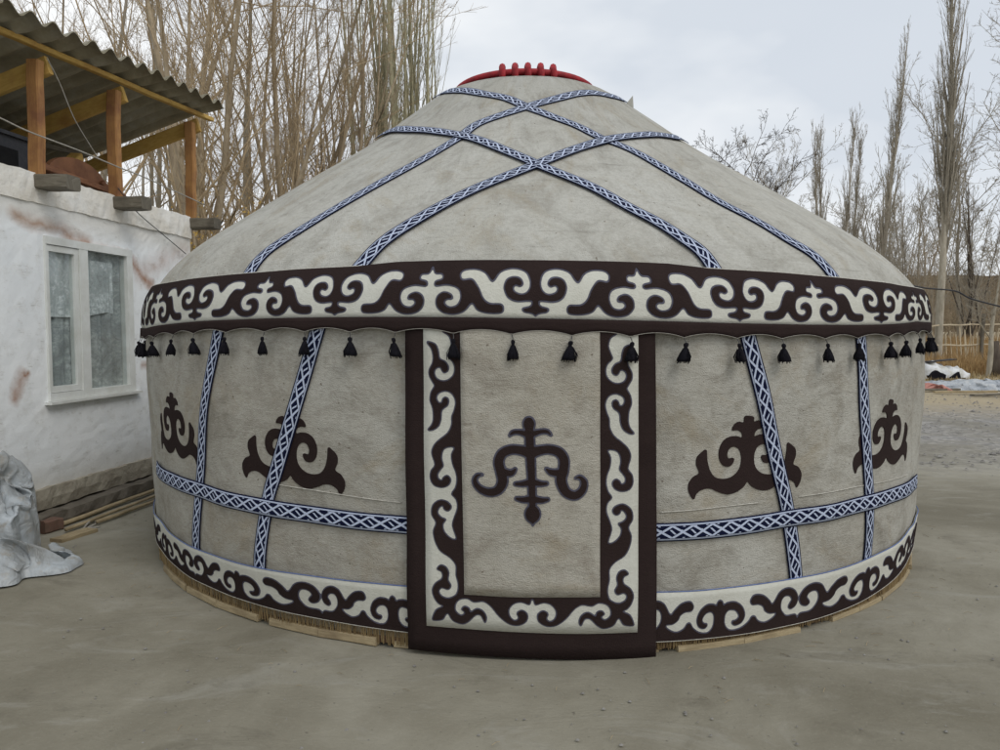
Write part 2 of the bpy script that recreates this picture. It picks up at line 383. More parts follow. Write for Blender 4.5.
def poly_sdf(poly, X, Y):
    """signed distance (positive inside) to a closed outline"""
    P = np.asarray(poly, float); Q = np.roll(P, -1, 0); d = np.full(X.shape, 1e9); ins = np.zeros(X.shape, bool)
    for (ax, ay), (bx, by) in zip(P, Q):
        ex, ey = bx-ax, by-ay; L2 = ex*ex+ey*ey+1e-12
        t = np.clip(((X-ax)*ex+(Y-ay)*ey)/L2, 0, 1); d = np.minimum(d, (X-ax-t*ex)**2+(Y-ay-t*ey)**2)
        c = ((ay > Y) != (by > Y)) & (X < (bx-ax)*(Y-ay)/((by-ay) if by != ay else 1e-12)+ax); ins ^= c
    return np.where(ins, 1, -1)*np.sqrt(d)
def stroke_sdf(strokes, X, Y):
    f = np.full(X.shape, -1e9)
    for st in strokes:
        p = catmull(np.array(st, float), 6)
        for (ax, ay, ra), (bx, by, rb) in zip(p[:-1], p[1:]):
            ex, ey = bx-ax, by-ay; t = np.clip(((X-ax)*ex+(Y-ay)*ey)/(ex*ex+ey*ey+1e-12), 0, 1)
            f = np.maximum(f, (ra+(rb-ra)*t)-np.hypot(X-ax-t*ex, Y-ay-t*ey))
    return f
def march(F, xs, ys):
    """filled contour F>0 on a grid -> vertices (x, y), faces, boundary edges"""
    V = []; idx = {}; faces = []; bnd = []
    ny, nx = F.shape; pos = F > 0
    act = pos[:-1, :-1] | pos[1:, :-1] | pos[:-1, 1:] | pos[1:, 1:]
    def gv(j, i):
        k = (j, i)
        if k not in idx: idx[k] = len(V); V.append((xs[i], ys[j]))
        return idx[k]
    def ev(j, i, j2, i2):
        if (j2, i2) < (j, i): j, i, j2, i2 = j2, i2, j, i
        k = (j, i, j2, i2)
        if k not in idx:
            a, b = F[j, i], F[j2, i2]; t = min(max(a/(a-b), .02), .98); idx[k] = len(V)
            V.append((xs[i]*(1-t)+xs[i2]*t, ys[j]*(1-t)+ys[j2]*t))
        return idx[k]
    for j, i in zip(*np.where(act)):
        c = [(j, i), (j, i+1), (j+1, i+1), (j+1, i)]; poly = []; cr = []
        for q in range(4):
            a, b = c[q], c[(q+1) % 4]
            if pos[a]: poly.append(gv(*a))
            if pos[a] != pos[b]: e = ev(*a, *b); poly.append(e); cr.append((e, bool(pos[a])))
        if len(poly) >= 3: faces.append(tuple(poly))
        if len(cr) == 2:
            (e0, out0), (e1, _) = cr
            bnd.append((e0, e1) if out0 else (e1, e0))
    # outer border of the grid counts as an edge as well
    return np.array(V).reshape(-1, 2), faces, bnd
def applique(name, mat, parent, F, ss, zs, off, thick=.004, mapf=None, offf=None):
    V2, faces, bnd = march(F, ss, zs)
    th = V2[:, 0]/SR; z = V2[:, 1]; 
    if mapf: th, z = mapf(V2[:, 0], V2[:, 1])
    o = off+(offf(th, z) if offf else 0)
    P = S(th, z, o); Q = S(th, z, o-thick); n = len(P)
    used = sorted({i for e in bnd for i in e}); rem = {i: n+k for k, i in enumerate(used)}
    V = np.concatenate([P, Q[used]]) if used else P
    fs = list(faces)+[(a, b, rem[b], rem[a]) for a, b in bnd]
    uv = np.stack([th*SR, z], 1); uv = np.concatenate([uv, uv[used]]) if used else uv
    return mesh_obj(name, V, fs, mat, parent, False, uv=uv)

yurt = thing('yurt', (YX, YD, 0), 'round grey felt yurt with brown and cream ornamental bands, blue straps and a red crown', 'yurt')
def felt_body(name, mat, z0, z1, nz, ztop=None):
    return sheet(name, mat, yurt, -math.pi, math.pi+1e-6, z0, z1, 0., 300, nz, .012)
wall_felt = felt_body('wall_felt', M['wall_felt'], .06, 1.80, 30)
roof_felt = felt_body('roof_felt', M['roof_felt'], 1.80, lambda th: 3.545-.02*np.cos(th), 60)
# --- seams of the felt: faint stitched strings
for L in ([(270, 483), (330, 493), (400, 503)], [(660, 512), (700, 509), (760, 503)], [(800, 497), (850, 488), (905, 474)]):
    h = catmull(hits(L, .004), 8); m = MB(); m.tube(S(h[:, 0], h[:, 1], .004), .0028, 5); m.build('seam_string', M['white_cord'], wall_felt, True)

# --- woven straps
def strap(name, L, width, off, parent):
    h = catmull(hits(L, off), 10)
    P = S(h[:, 0], h[:, 1], off)
    # resample evenly
    d = np.concatenate([[0], np.cumsum(np.linalg.norm(np.diff(P, axis=0), axis=1))]); n = max(int(d[-1]/.03), 4)
    t = np.linspace(0, d[-1], n+1); th = np.interp(t, d, h[:, 0]); z = np.interp(t, d, h[:, 1])
    for _ in range(3):
        th[1:-1] = (th[:-2]+2*th[1:-1]+th[2:])/4; z[1:-1] = (z[:-2]+2*z[1:-1]+z[2:])/4
    P = S(th, z, off); e = 1e-3
    Tth = (S(th+e, z, off)-S(th-e, z, off))/(2*e); Tz = (S(th, z+e, off)-S(th, z-e, off))/(2*e)
    tan = np.gradient(P, axis=0); tan /= np.linalg.norm(tan, axis=1)[:, None]
    nrm = np.cross(Tth, Tz); nrm /= np.linalg.norm(nrm, axis=1)[:, None]
    side = np.cross(nrm, tan); side /= np.linalg.norm(side, axis=1)[:, None]
    a = (side*Tth).sum(1)/(Tth**2).sum(1); b = (side*Tz).sum(1)/(Tz**2).sum(1)
    rows = []; uvs = []
    ks = [-.5, -.5, -.25, 0, .25, .5, .5]; os_ = [-.005, 0, .001, .0015, .001, 0, -.005]
    for k, oo in zip(ks, os_):
        rows.append(S(th+a*k*width, z+b*k*width, off+oo)); uvs.append(np.stack([t/width, np.full_like(t, k+.5)], 1))
    V = np.stack(rows); uv = np.stack(uvs).reshape(-1, 2)
    return mesh_obj(name, V, grid_faces(len(ks), n+1), M['strap'], parent, True, uv=uv)
RS = [
 [(243, 283), (248, 273), (257, 260), (270, 248), (310, 223), (363, 193), (427, 157), (460, 138), (480, 124), (524, 108), (560, 98), (588, 93), (614, 97), (626, 100)],
 [(352, 275), (360, 266), (378, 246), (404, 228), (460, 198), (500, 180), (540, 164), (576, 150), (612, 140), (652, 136), (676, 138), (686, 142)],
 [(433, 98), (444, 92.5), (464, 91), (486, 95), (508, 99), (526, 107), (554, 117), (578, 126), (603, 139), (640, 155), (687, 183), (720, 203), (753, 220), (787, 240), (810, 253), (825, 267), (836, 281)],
 [(376, 137), (392, 131), (420, 131), (452, 135), (480, 142), (516, 156), (548, 170), (592, 188), (628, 208), (660, 224), (687, 242), (703, 253), (717, 272), (722, 280)]]
for i, L in enumerate(RS): strap('roof_strap', L, .086, .010+.007*(i % 2), yurt)
WS = [[(219, 325), (217, 335), (205, 409), (200, 472), (197.5, 510), (196.3, 556)],
      [(319, 322), (316, 331), (293.5, 409), (275.5, 472), (268, 500), (261, 572)],
      [(748, 328), (750, 337), (767.5, 406), (781, 472), (790, 515), (798, 584)],
      [(861, 328), (862, 337), (865, 406), (868.6, 472), (869, 510), (868, 566)]]
for L in WS: strap('wall_strap', L, .088, .011, yurt)
strap('waist_strap', [(154, 467), (156, 471), (172, 480), (196, 489), (265, 507), (340, 519), (407.5, 526), (430, 528)], .092, .018, yurt)
strap('waist_strap', [(640, 533), (656, 532.5), (730, 528), (790, 519), (830, 512), (869.5, 502), (900, 491), (917.5, 481)], .092, .018, yurt)

# --- big horn ornaments on the wall (half outline, mirrored)
HO = [(502, 100), (484, 110), (480, 140), (450, 137), (420, 155), (405, 190), (440, 190), (465, 207), (468, 236), (440, 228), (390, 230), (345, 258), (316, 315), (318, 375), (345, 412), (388, 414), (412, 385), (410, 362), (378, 365), (370, 340),
      (385, 305), (415, 293), (445, 308), (460, 350), (455, 410), (430, 455), (385, 485), (330, 492), (280, 475), (250, 430), (238, 370), (235, 306), (200, 325), (170, 355), (165, 400), (180, 450), (140, 475), (110, 520), (112, 570), (141, 614),
      (160, 578), (200, 553), (250, 550), (300, 572), (360, 590), (420, 578), (470, 545), (500, 515)]
def unit_ornament():
    h = hits([(670+.16*x, 400+.16*y) for x, y in HO], .004); c = hit(670+.16*500, 400+.16*400, .004)
    u = (h[:, 0]-c[0])*SR; v = h[:, 1]-c[1]; u = np.minimum(u, 0)
    L = np.stack([u, v], 1); Rr = L[::-1].copy(); Rr[:, 0] *= -1
    # the outline slopes a little in the photo because the wall recedes: level both halves
    out = catmull(np.vstack([L, Rr[1:-1]]), 4, True); return out, c
ORN, ORN_C = unit_ornament()
gu = np.arange(-.36, .3601, .006); gv_ = np.arange(-.30, .30, .006); GU, GV = np.meshgrid(gu, gv_)
ORN_F = poly_sdf(ORN, GU, GV)
def wall_ornament(px, py, tilt=0., sx=1.0, sz=1.0):
    c = hit(px, py, .004)
    def mp(u, v): return c[0]+(u*sx*math.cos(tilt)-v*math.sin(tilt))/SR, c[1]+v*sz*math.cos(tilt)+u*math.sin(tilt)
    return applique('wall_ornament', M['brown'], yurt, ORN_F, gu, gv_, .004, .004, mp)
wall_ornament(750, 464, R(1)); wall_ornament(290, 458, R(-3.5), .98)
wall_ornament(173, 432, R(-1.5), 1.0); wall_ornament(886, 441, R(0), 1.0)
for extra in (-2.1, 2.1):
    def mp(u, v, e=extra): return e+u/SR, .80+v
    applique('wall_ornament', M['brown'], yurt, ORN_F, gu, gv_, .004, .004, mp)

# --- upper ornamental band
TOP = edge_fn([(161, 287), (200, 281.5), (244, 277), (335, 271), (400, 268), (535, 267), (660, 270.5), (795, 277.5), (889, 286), (912, 290)], .03)
MID = edge_fn([(146, 329), (218, 322), (296, 318), (400, 317.5), (535, 320), (660, 322.5), (741, 325), (849, 325), (918, 322.5)], .035)
BOT = edge_fn([(146, 336), (218, 329), (296, 327), (400, 327), (535, 330), (660, 332), (741, 335), (849, 333), (922, 330)], .035)
DC = hit(531, 480, .04)[0]
def door_bulge(th, z): return .022*np.clip((.30-np.abs(th-DC))/.08, 0, 1)
TASS = [144, 157, 173, 195, 226, 263, 304, 350, 397, 455, 512, 571, 628, 682, 738, 782, 825, 858, 887, 903, 917, 925]
TTH = [hit(px, 338, .035)[0] for px in TASS]
TTH[0] = TTH[2]-.22; TTH[1] = TTH[2]-.105; TTH[-1] = TTH[-3]+.2; TTH[-2] = TTH[-3]+.1
TTH = sorted(set([TTH[0]-.1*k for k in range(1, 6)]+TTH+[TTH[-1]+.1*k for k in range(1, 6)]))
TT = np.array(TTH)
def scallop(th):
    th = np.asarray(th, float); i = np.clip(np.searchsorted(TT, th)-1, 0, len(TT)-2); t = np.clip((th-TT[i])/(TT[i+1]-TT[i]), 0, 1)
    return BOT(th)-.024+.021*np.sin(math.pi*t)**.8
top_band = sheet('ornamental_band', M['cream'], yurt, -math.pi, math.pi+1e-6, MID, TOP, .030, 400, 8, .008, offf=door_bulge)
sheet('brown_hem', M['brown'], top_band, -math.pi, math.pi+1e-6, scallop, lambda t: MID(t)+.004, .0375, 900, 3, .008, offf=door_bulge)
# ornament outline between a down-cross (right) and an up-cross (left), photo crop units of .22
UP = [(524, 440), (508, 428), (472, 420), (466, 404), (500, 396), (509, 380), (495, 376), (440, 378), (400, 362), (383, 325), (392, 295), (420, 283), (452, 286), (468, 305), (455, 318), (436, 312), (424, 322), (432, 340), (465, 349), (492, 335), (501, 300), (478, 262), (425, 248), (370, 262),
      (332, 299), (300, 268), (260, 252), (210, 255), (189, 272), (197, 293), (240, 291), (268, 320), (290, 365), (320, 385), (370, 388), (381, 405), (370, 425), (310, 426), (265, 412), (240, 385), (205, 417), (160, 431), (110, 422), (81, 392), (85, 358), (115, 340), (148, 350), (153, 368), (128, 370), (118, 384), (140, 399),
      (175, 391), (191, 360), (178, 326), (130, 311), (78, 316), (75, 299), (108, 290), (105, 272), (75, 270), (67, 250), (55, 240)]
h = hits([(420+.22*x, 220+.22*y) for x, y in UP], .03); s_dn, s_up = hit(420+.22*524, 290, .03)[0]*SR, hit(420+.22*55, 290, .03)[0]*SR
HALF = (s_dn-s_up)
up_u = (s_dn-h[:, 0]*SR)/HALF; up_v = (h[:, 1]-MID(h[:, 0]))/(TOP(h[:, 0])-MID(h[:, 0]))
up_poly = catmull(np.stack([np.clip(up_u, 0, 1), up_v], 1), 4)
up_poly = np.vstack([[(0, 1.3)], [(-.2, 1.3)], [(-.2, up_poly[0][1])], up_poly, [(1.2, up_poly[-1][1])], [(1.2, 1.3)]])
BH = float(TOP(0.)-MID(0.))
def fold_band(name, poly_uv, half, s0, lo, hi, hgt, off, parent, mat, grow=0., offf=None, centers=None, top_clip=True):
    nu = 150; uu = np.linspace(0, 1, nu); vv = np.linspace(-.02, 1.02, 70); U, V = np.meshgrid(uu, vv)
    P = poly_uv.copy()*np.array([half, hgt]); F0 = poly_sdf(P, U*half, V*hgt)
    ss = np.arange(-2.2*SR, 2.2*SR, .0075); zz = np.linspace(-.0, 1.0, int(hgt/.0065)+1)
    cs = np.array(centers) if centers is not None else None
    if cs is not None: k = np.interp(ss, cs[:, 0], cs[:, 1]); a = np.abs((ss*0+k))
    else: a = (ss-s0)/half
    fr = np.abs((a+1) % 2-1)                              # 0..1..0 mirrored repeat
    xi = fr*(nu-1); i0 = np.clip(xi.astype(int), 0, nu-2); tx = xi-i0
    yi = (zz+.02)/1.04*69; j0 = np.clip(yi.astype(int), 0, 68); ty = (yi-j0)[:, None]
    A = F0[j0][:, i0]*(1-tx)+F0[j0][:, i0+1]*tx; B = F0[j0+1][:, i0]*(1-tx)+F0[j0+1][:, i0+1]*tx
    F = A*(1-ty)+B*ty+grow
    def mp(s, v): th = s/SR; return th, lo(th)+v*(hi(th)-lo(th))
    return applique(name, mat, parent, F, ss, zz, off, .003, mp, offf)
# crosses found along the band in the photo: alternate down / up
cps = [(197, -3), (262, -2), (0, 0)]
s_list = [(hit(px, 300, .03)[0]*SR) for px in (172, 197.5, 262, 335, 432, 535.5, 638, 741, 815, 879, 905)]
kk = [-5, -4, -3, -2, -1, 0, 1, 2, 3, 4, 5]
kk = [k-0 for k in kk]
s_list[0] = s_list[1]-(s_list[2]-s_list[1]); s_list[-1] = s_list[-2]+(s_list[-2]-s_list[-3])
st = [s_list[0]-.5*k for k in range(6, 0, -1)]+s_list+[s_list[-1]+.5*k for k in range(1, 7)]
kx = [-5-k for k in range(6, 0, -1)]+kk+[5+k for k in range(1, 7)]
print('band half periods', np.round(np.diff(s_list), 3), 'half', HALF, 'BH', BH)
CEN = list(zip(st, kx))
applied = fold_band('stitched_outline', up_poly, HALF, s_dn, MID, TOP, BH, .0315, top_band, M['seam'], .003, door_bulge, CEN)
fold_band('brown_ornament', up_poly, HALF, s_dn, MID, TOP, BH, .034, top_band, M['brown'], -.004, door_bulge, CEN)
# cords: pale at the top edge, zigzag at the hem
th = np.linspace(-2.2, 2.2, 500); m = MB(); m.tube(S(th, TOP(th)+.003, .03), .0035, 5); m.build('edge_cord', M['white_cord'], top_band, True)
th = np.linspace(-2.2, 2.2, 900); m = MB(); m.tube(S(th, scallop(th)-.001, .040+door_bulge(th, 0)), .0013, 4); m.build('hem_cord', M['rope'], top_band, True)
# tassels
for t_ in TTH:
    zt = float(scallop(t_)); o_ = .038+float(door_bulge(t_, 0)); p = S(t_, zt, o_); q = S(t_+random.uniform(-.004, .004), zt-.03, o_+.012)
    sw = random.uniform(.85, 1.12); m = MB()
    prof = [(.004, 0), (.010, -.004), (.011, -.014), (.007, -.022), (.013, -.032), (.020, -.05), (.026, -.07), (.028, -.086), (.020, -.089), (.002, -.086)]
    m.lathe(q+np.array((0, 0, .006)), [(r*sw, z) for r, z in prof], 16, .12)
    v = np.array(m.v); n0 = len(v); k = random.uniform(-.15, .15); v[:, 0] += (q[2]-v[:, 2])*k; m.v = [tuple(x) for x in v]
    for q_ in range(22):
        ang_ = random.uniform(0, 2*math.pi); r1_ = random.uniform(.020, .031)*sw; zb_ = -.088-random.uniform(0, .012); b0_ = q+np.array((.010*math.cos(ang_), .010*math.sin(ang_), -.022)); m.tube([b0_, q+np.array((r1_*math.cos(ang_), r1_*math.sin(ang_), -.06)), q+np.array((r1_*1.08*math.cos(ang_)+k*.08, r1_*1.08*math.sin(ang_), zb_+.006))], .0017, 4)
    ts = m.build('tassel', M['tassel'], top_band, True)
    m2 = MB(); m2.tube([p, (p+q)/2+np.array((.002, 0, 0)), q], .0022, 5); m2.build('tassel_string', M['cable'], top_band)

# --- bottom ornamental band
BT = edge_fn([(157, 519), (180, 540), (200, 550), (240, 562), (310, 578), (370, 584.5), (405, 586), (480, 590), (600, 592), (655, 595), (719, 588.5), (767, 582), (815, 575), (860, 563), (890, 548), (909, 528)], .016)
BB = edge_fn([(163, 552), (180, 568), (220, 588), (270, 608), (322, 622), (405, 631), (480, 637), (600, 641), (656, 640), (719, 637), (767, 629), (815, 618), (860, 601), (892, 580), (908, 557)], .016)
bot_band = sheet('base_band', M['cream'], yurt, -math.pi, math.pi+1e-6, lambda t: BB(t)-.003, BT, .016, 400, 8, .008)
LO = [(400, 183), (420, 192), (426, 213), (450, 200), (500, 194), (545, 222), (561, 275), (540, 322), (500, 341), (479, 331), (480, 314), (505, 306), (522, 282), (503, 250), (465, 245), (440, 265), (430, 305), (437, 347), (470, 371), (530, 357), (580, 320), (604, 286),
      (626, 284), (645, 311), (690, 322), (740, 295), (763, 266), (720, 268), (690, 250), (680, 225), (650, 211), (610, 213), (599, 188), (625, 153), (680, 153), (720, 183), (745, 207), (790, 138), (840, 110), (885, 120), (907, 165), (892, 216), (860, 241), (844, 230), (850, 210), (866, 182), (852, 160),
      (820, 165), (799, 200), (799, 245), (830, 281), (885, 272), (904, 292)]
h = hits([(655+.16*x, 570+.16*y) for x, y in LO], .016); s_st, s_sp = hit(655+64, 605, .016)[0]*SR, hit(655+.16*905, 605, .016)[0]*SR
HB = s_sp-s_st; u = (h[:, 0]*SR-s_st)/HB; v = (h[:, 1]-BB(h[:, 0]))/(BT(h[:, 0])-BB(h[:, 0]))
lo_poly = catmull(np.stack([np.clip(u, 0, 1), np.clip(v, .06, .95)], 1), 4)
lo_poly = np.vstack([[(0, -.3)], [(-.2, -.3)], [(-.2, lo_poly[0][1])], lo_poly, [(1.2, lo_poly[-1][1])], [(1.2, -.3)]])
s_l = [hit(px, py, .016)[0]*SR for px, py in ((195, 567), (239.5, 585), (321.7, 605), (719, 605), (799, 600), (867, 582))]
print('base half', HB, [round(x, 2) for x in s_l])
kl = [-2, -1, 0, None, None, None]
# count the repeats hidden behind the door
gap = s_l[3]-s_l[2]; nrep = int(round(gap/HB)); nrep += (1-nrep % 2)
ks = [-2, -1, 0, nrep, nrep+1, nrep+2]
st = [s_l[0]-HB*k for k in range(8, 0, -1)]+s_l+[s_l[-1]+HB*k for k in range(1, 9)]
kx = [-2-k for k in range(8, 0, -1)]+ks+[nrep+2+k for k in range(1, 9)]
CB = [(a, b-nrep) for a, b in zip(st, kx)]
BHt = float(BT(.35)-BB(.35))
fold_band('stitched_outline', lo_poly, HB, 0, BB, BT, BHt, .0175, bot_band, M['seam'], .003, None, CB)
fold_band('brown_ornament', lo_poly, HB, 0, BB, BT, BHt, .020, bot_band, M['brown'], -.004, None, CB)
th = np.linspace(-2.2, 2.2, 500); m = MB(); m.tube(S(th, BT(th)+.002, .015), .0032, 5); m.build('edge_cord', M['blue_cord'], bot_band, True)
m = MB(); m.tube(S(th, BB(th)-.002, .021), .0016, 5); m.build('hem_cord', M['white_cord'], bot_band, True)

# --- reed mat and boards at the foot of the yurt
m = MB(); t = -1.75
while t < 1.75:
    z1 = float(BB(t))+.0; w_ = random.uniform(.0045, .008)/SR; z0 = .022+random.uniform(-.008, .008)
    o_ = .004+random.uniform(-.002, .003); tl = random.uniform(-.002, .002)
    a = S(t-w_/2+tl, z0, o_); b = S(t+w_/2+tl, z0, o_); c = S(t+w_/2, z1, o_); d = S(t-w_/2, z1, o_); e_ = S(t+tl, z0, o_+.003); f_ = S(t, z1, o_+.003)
    m.add([a, e_, f_, d, b, c], [(0, 1, 2, 3), (1, 4, 5, 2)]); t += random.uniform(.007, .012)/SR
m.build('reed_mat', M['reed'], yurt)
sheet('foot_cloth', simple('rusty_cloth', (.20, .12, .08), (.11, .07, .05), 4, .95), yurt, -math.pi, math.pi+1e-6, .02, .10, -.004, 300, 2, .006)
pos = -1.6
while pos < 1.5:
    ln = random.uniform(.16, .30); a0, a1 = pos, min(pos+ln, 1.6); m = MB(); seg = 6
    hgt = random.uniform(.038, .052) if (a0+a1)/2 < -.25 else random.uniform(.018, .036); wd = random.uniform(.04, .06); r0 = (2.972 if abs((a0+a1)/2-.0) > .28 else 2.955)+random.uniform(-.012, .006)-wd
    m_a = (a0+a1)/2; P = []
    for k in range(seg+1):
        th_ = a0+(a1-a0)*k/seg; P.append(np.array((YX+(r0+wd/2)*math.sin(th_), YD-(r0+wd/2)*math.cos(th_), hgt/2+.002)))
    for k in range(0, seg, 3): m.beam(P[k], P[min(k+3, seg)], wd, hgt, jit=.002, segs=2)
    m.build('base_board', M['pale_wood'], yurt); pos += ln+random.choice((.004, .01, .03, .09))

# --- crown of the roof: rim and bent bars, red
cxr = YX-.04; m = MB()
ring = [np.array((cxr+.57*math.cos(a), YD+.57*math.sin(a), 3.60)) for a in np.linspace(0, 2*math.pi, 61)]
m.tube(ring, .028, 10); rim = m.build('crown_rim', M['red'], yurt, True)
def arch(axis, off_, rise, r_, y0=-.60):
    hw = math.sqrt(max(.60**2-off_**2, .01)); pts = []
    for k in range(17):
        q = -1+2*k/16; zz = 3.60+.035+rise*(1-q*q)**.3 if abs(q) < 1 else 3.56
        p = (cxr+off_, YD+q*hw, zz) if axis == 'y' else (cxr+q*hw, YD+off_, zz-.03)
        pts.append(p)
    pts[0] = (pts[0][0], pts[0][1], 3.50); pts[-1] = (pts[-1][0], pts[-1][1], 3.50); pts.insert(1, (pts[0][0], pts[0][1]-.012*(axis == 'y'), 3.60)); pts.insert(-1, (pts[-1][0], pts[-1][1], 3.60))
    m = MB(); m.tube(pts, r_, 8); m.build('crown_bar', M['red'], yurt, True)
for k in range(5): arch('y', (-.20+.10*k)+.01, .045, .027)
for k in range(3): arch('x', -.1+.10*k, .05, .018)
# small folded felt tip at the upper right of the roof
t_, z_ = hit(628, 103); p = S(t_, z_, .0); m = MB(); m.add([p, p+np.array((.06, .02, -.03)), p+np.array((.05, .0, .06)), p+np.array((.03, .06, 0))], [(0, 1, 2), (1, 3, 2), (0, 2, 3), (0, 3, 1)]); m.build('felt_tip', M['roof_felt'], yurt)

# --- door curtain
DOFF = .046
def dhit(px, py): a, z = hit(px, py, DOFF); return a*SR, z
tl, tr, bl, br = dhit(405, 331), dhit(654.5, 333), dhit(408, 649), dhit(656, 657)
def dmap(x, y):
    """door cloth coordinates = unprojected photo points"""
    return dhit(x, y)
def door_piece(name, mat, quad, off, parent, thick=.006, n=24):
    (a, b, c, d) = [dhit(*q) for q in quad]            # tl, tr, br, bl
    s = np.linspace(0, 1, n+1)[None]; t = np.linspace(0, 1, n+1)[:, None]
    def bl_(i): return (d[i]*(1-s)+c[i]*s)*(1-t)+(a[i]*(1-s)+b[i]*s)*t
    Sg, Zg = bl_(0), bl_(1); sag = 0*Sg
    P = S(Sg/SR, Zg, off+sag); Q = S(Sg/SR, Zg, off+sag-thick); k = (n+1)**2; f = grid_faces(n+1, n+1); nc = n+1
    F = [f, f[:, ::-1]+k]; b_ = np.arange(n); F.append(np.stack([b_+1, b_, b_+k, b_+1+k], 1)); tt = b_+n*nc; F.append(np.stack([tt, tt+1, tt+1+k, tt+k], 1))
    l = np.arange(n)*nc; F.append(np.stack([l, l+nc, l+nc+k, l+k], 1)); rr = l+nc-1; F.append(np.stack([rr+nc, rr, rr+k, rr+nc+k], 1))
    uv = np.stack([Sg, Zg], -1).reshape(-1, 2); uv = np.concatenate([uv, uv])
    return mesh_obj(name, np.concatenate([P.reshape(-1, 3), Q.reshape(-1, 3)]), np.concatenate(F), mat, parent, True, uv=uv)
door = door_piece('door_curtain', M['brown'], [(405, 322), (654.5, 322), (656, 657), (408, 649)], DOFF-.002, yurt, .016)
door_piece('cream_border', M['cream'], [(424, 322), (637, 322), (637.2, 631), (426.5, 625)], DOFF+.003, door)
door_piece('felt_panel', M['door_felt'], [(461, 322), (599, 322), (599.5, 595), (464, 594)], DOFF+.010, door, .004)
# ornament of the left half of the door border, photo points
A = lambda L: [(400+.16*x, 320+.16*y) for x, y in L]
B = lambda L: [(400+.16*x, 430+.16*y) for x, y in L]
Cc = lambda L: [(400+.16*x, 540+.16*y) for x, y in L]
path = A([(260, 10), (270, 70), (310, 100), (325, 150), (310, 200), (302, 228), (332, 260), (345, 300), (335, 345), (300, 374), (260, 378), (228, 360), (217, 325), (232, 300), (255, 297), (266, 318), (280, 330), (302, 318), (306, 290), (285, 258), (252, 240), (243, 190), (225, 150), (178, 134),
          (176, 148), (200, 180), (210, 230), (205, 270), (184, 310), (185, 350), (208, 392), (216, 412), (195, 450), (188, 500), (205, 550), (210, 610), (200, 650), (175, 682), (200, 687), (240, 664), (258, 620), (264, 562), (300, 532), (306, 495), (286, 480), (268, 492), (262, 514), (242, 512), (230, 482), (247, 455), (290, 443), (330, 462), (350, 510),
          (340, 565), (326, 600), (325, 650), (300, 702)])
path += B([(255, 50), (215, 90), (200, 140), (220, 212), (195, 250), (190, 300), (212, 342), (262, 357), (305, 340), (318, 305), (295, 280), (270, 294), (262, 311), (240, 300), (237, 270), (256, 242), (272, 218), (262, 175), (268, 130), (292, 105), (341, 105), (323, 150), (331, 210), (350, 260), (356, 310), (345, 360), (322, 397)])
path += B([(350, 432), (358, 485), (338, 545), (326, 600), (350, 681), (312, 675), (274, 635), (266, 590), (285, 560), (255, 545), (233, 518), (242, 488), (265, 472), (272, 492), (288, 505), (306, 503), (320, 480), (300, 450), (250, 435), (203, 468), (195, 528), (222, 580), (205, 632)])
path += Cc([(217, 10), (250, 70), (310, 112), (346, 160), (347, 222), (361, 280), (350, 338), (300, 361), (258, 347), (241, 318), (258, 297), (285, 306), (302, 308), (316, 285), (297, 250), (302, 208), (285, 170), (250, 157), (228, 182), (258, 200), (260, 240), (217, 270), (200, 312), (215, 362), (242, 395), (268, 410), (225, 430), (205, 470), (206, 496), (264, 493),
            (285, 462), (300, 455), (330, 500), (390, 521), (432, 502), (470, 466), (505, 466), (530, 511), (541, 480), (520, 440), (480, 424), (440, 445), (430, 421), (400, 411), (383, 430), (404, 450), (380, 466), (346, 440), (345, 400), (370, 370), (420, 364), (460, 385), (520, 380), (570, 411), (620, 470), (680, 516), (740, 526), (790, 500), (796, 455), (762, 430), (731, 448), (742, 478), (720, 495), (690, 475), (680, 430), (710, 391), (760, 380), (808, 396), (820, 367), (831, 363)])
pth = catmull(np.array([dhit(*p) for p in path]), 3)
s_c = dhit(533.2, 600)[0]; inner = [dhit(533.2, 592), dhit(470, 592), dhit(466, 592), dhit(463, 480), dhit(461, 322)]
half = np.vstack([pth, inner])
gs = np.arange(half[:, 0].min()-.03, s_c+.0001, .0065); gs = np.append(gs, s_c+.004); gz = np.arange(half[:, 1].min()-.03, half[:, 1].max()+.03, .0065); GS, GZ = np.meshgrid(gs, gz)
DF = poly_sdf(half, GS, GZ); DF = np.maximum(DF, .0)*0+DF
# keep the mirror line closed
axl = s_c
ax_t, ax_b = dhit(529.6, 345), dhit(532.4, 600)
def axis(z): return ax_b[0]+(z-ax_b[1])/(ax_t[1]-ax_b[1])*(ax_t[0]-ax_b[0])
slope = (br[1]-bl[1])/(br[0]-bl[0])
for mir in (0, 1):
    def mp(s, z, mir=mir):
        if mir: s2 = 2*axis(z)-s; return (s2)/SR, z+slope*(s2-s)*.7
        return s/SR, z
    applique('stitched_outline', M['seam'], door, DF+.003, gs, gz, DOFF+.0045+mir*.0004, .003, mp)
    applique('border_ornament', M['brown'], door, DF-.003, gs, gz, DOFF+.0065+mir*.0004, .003, mp)
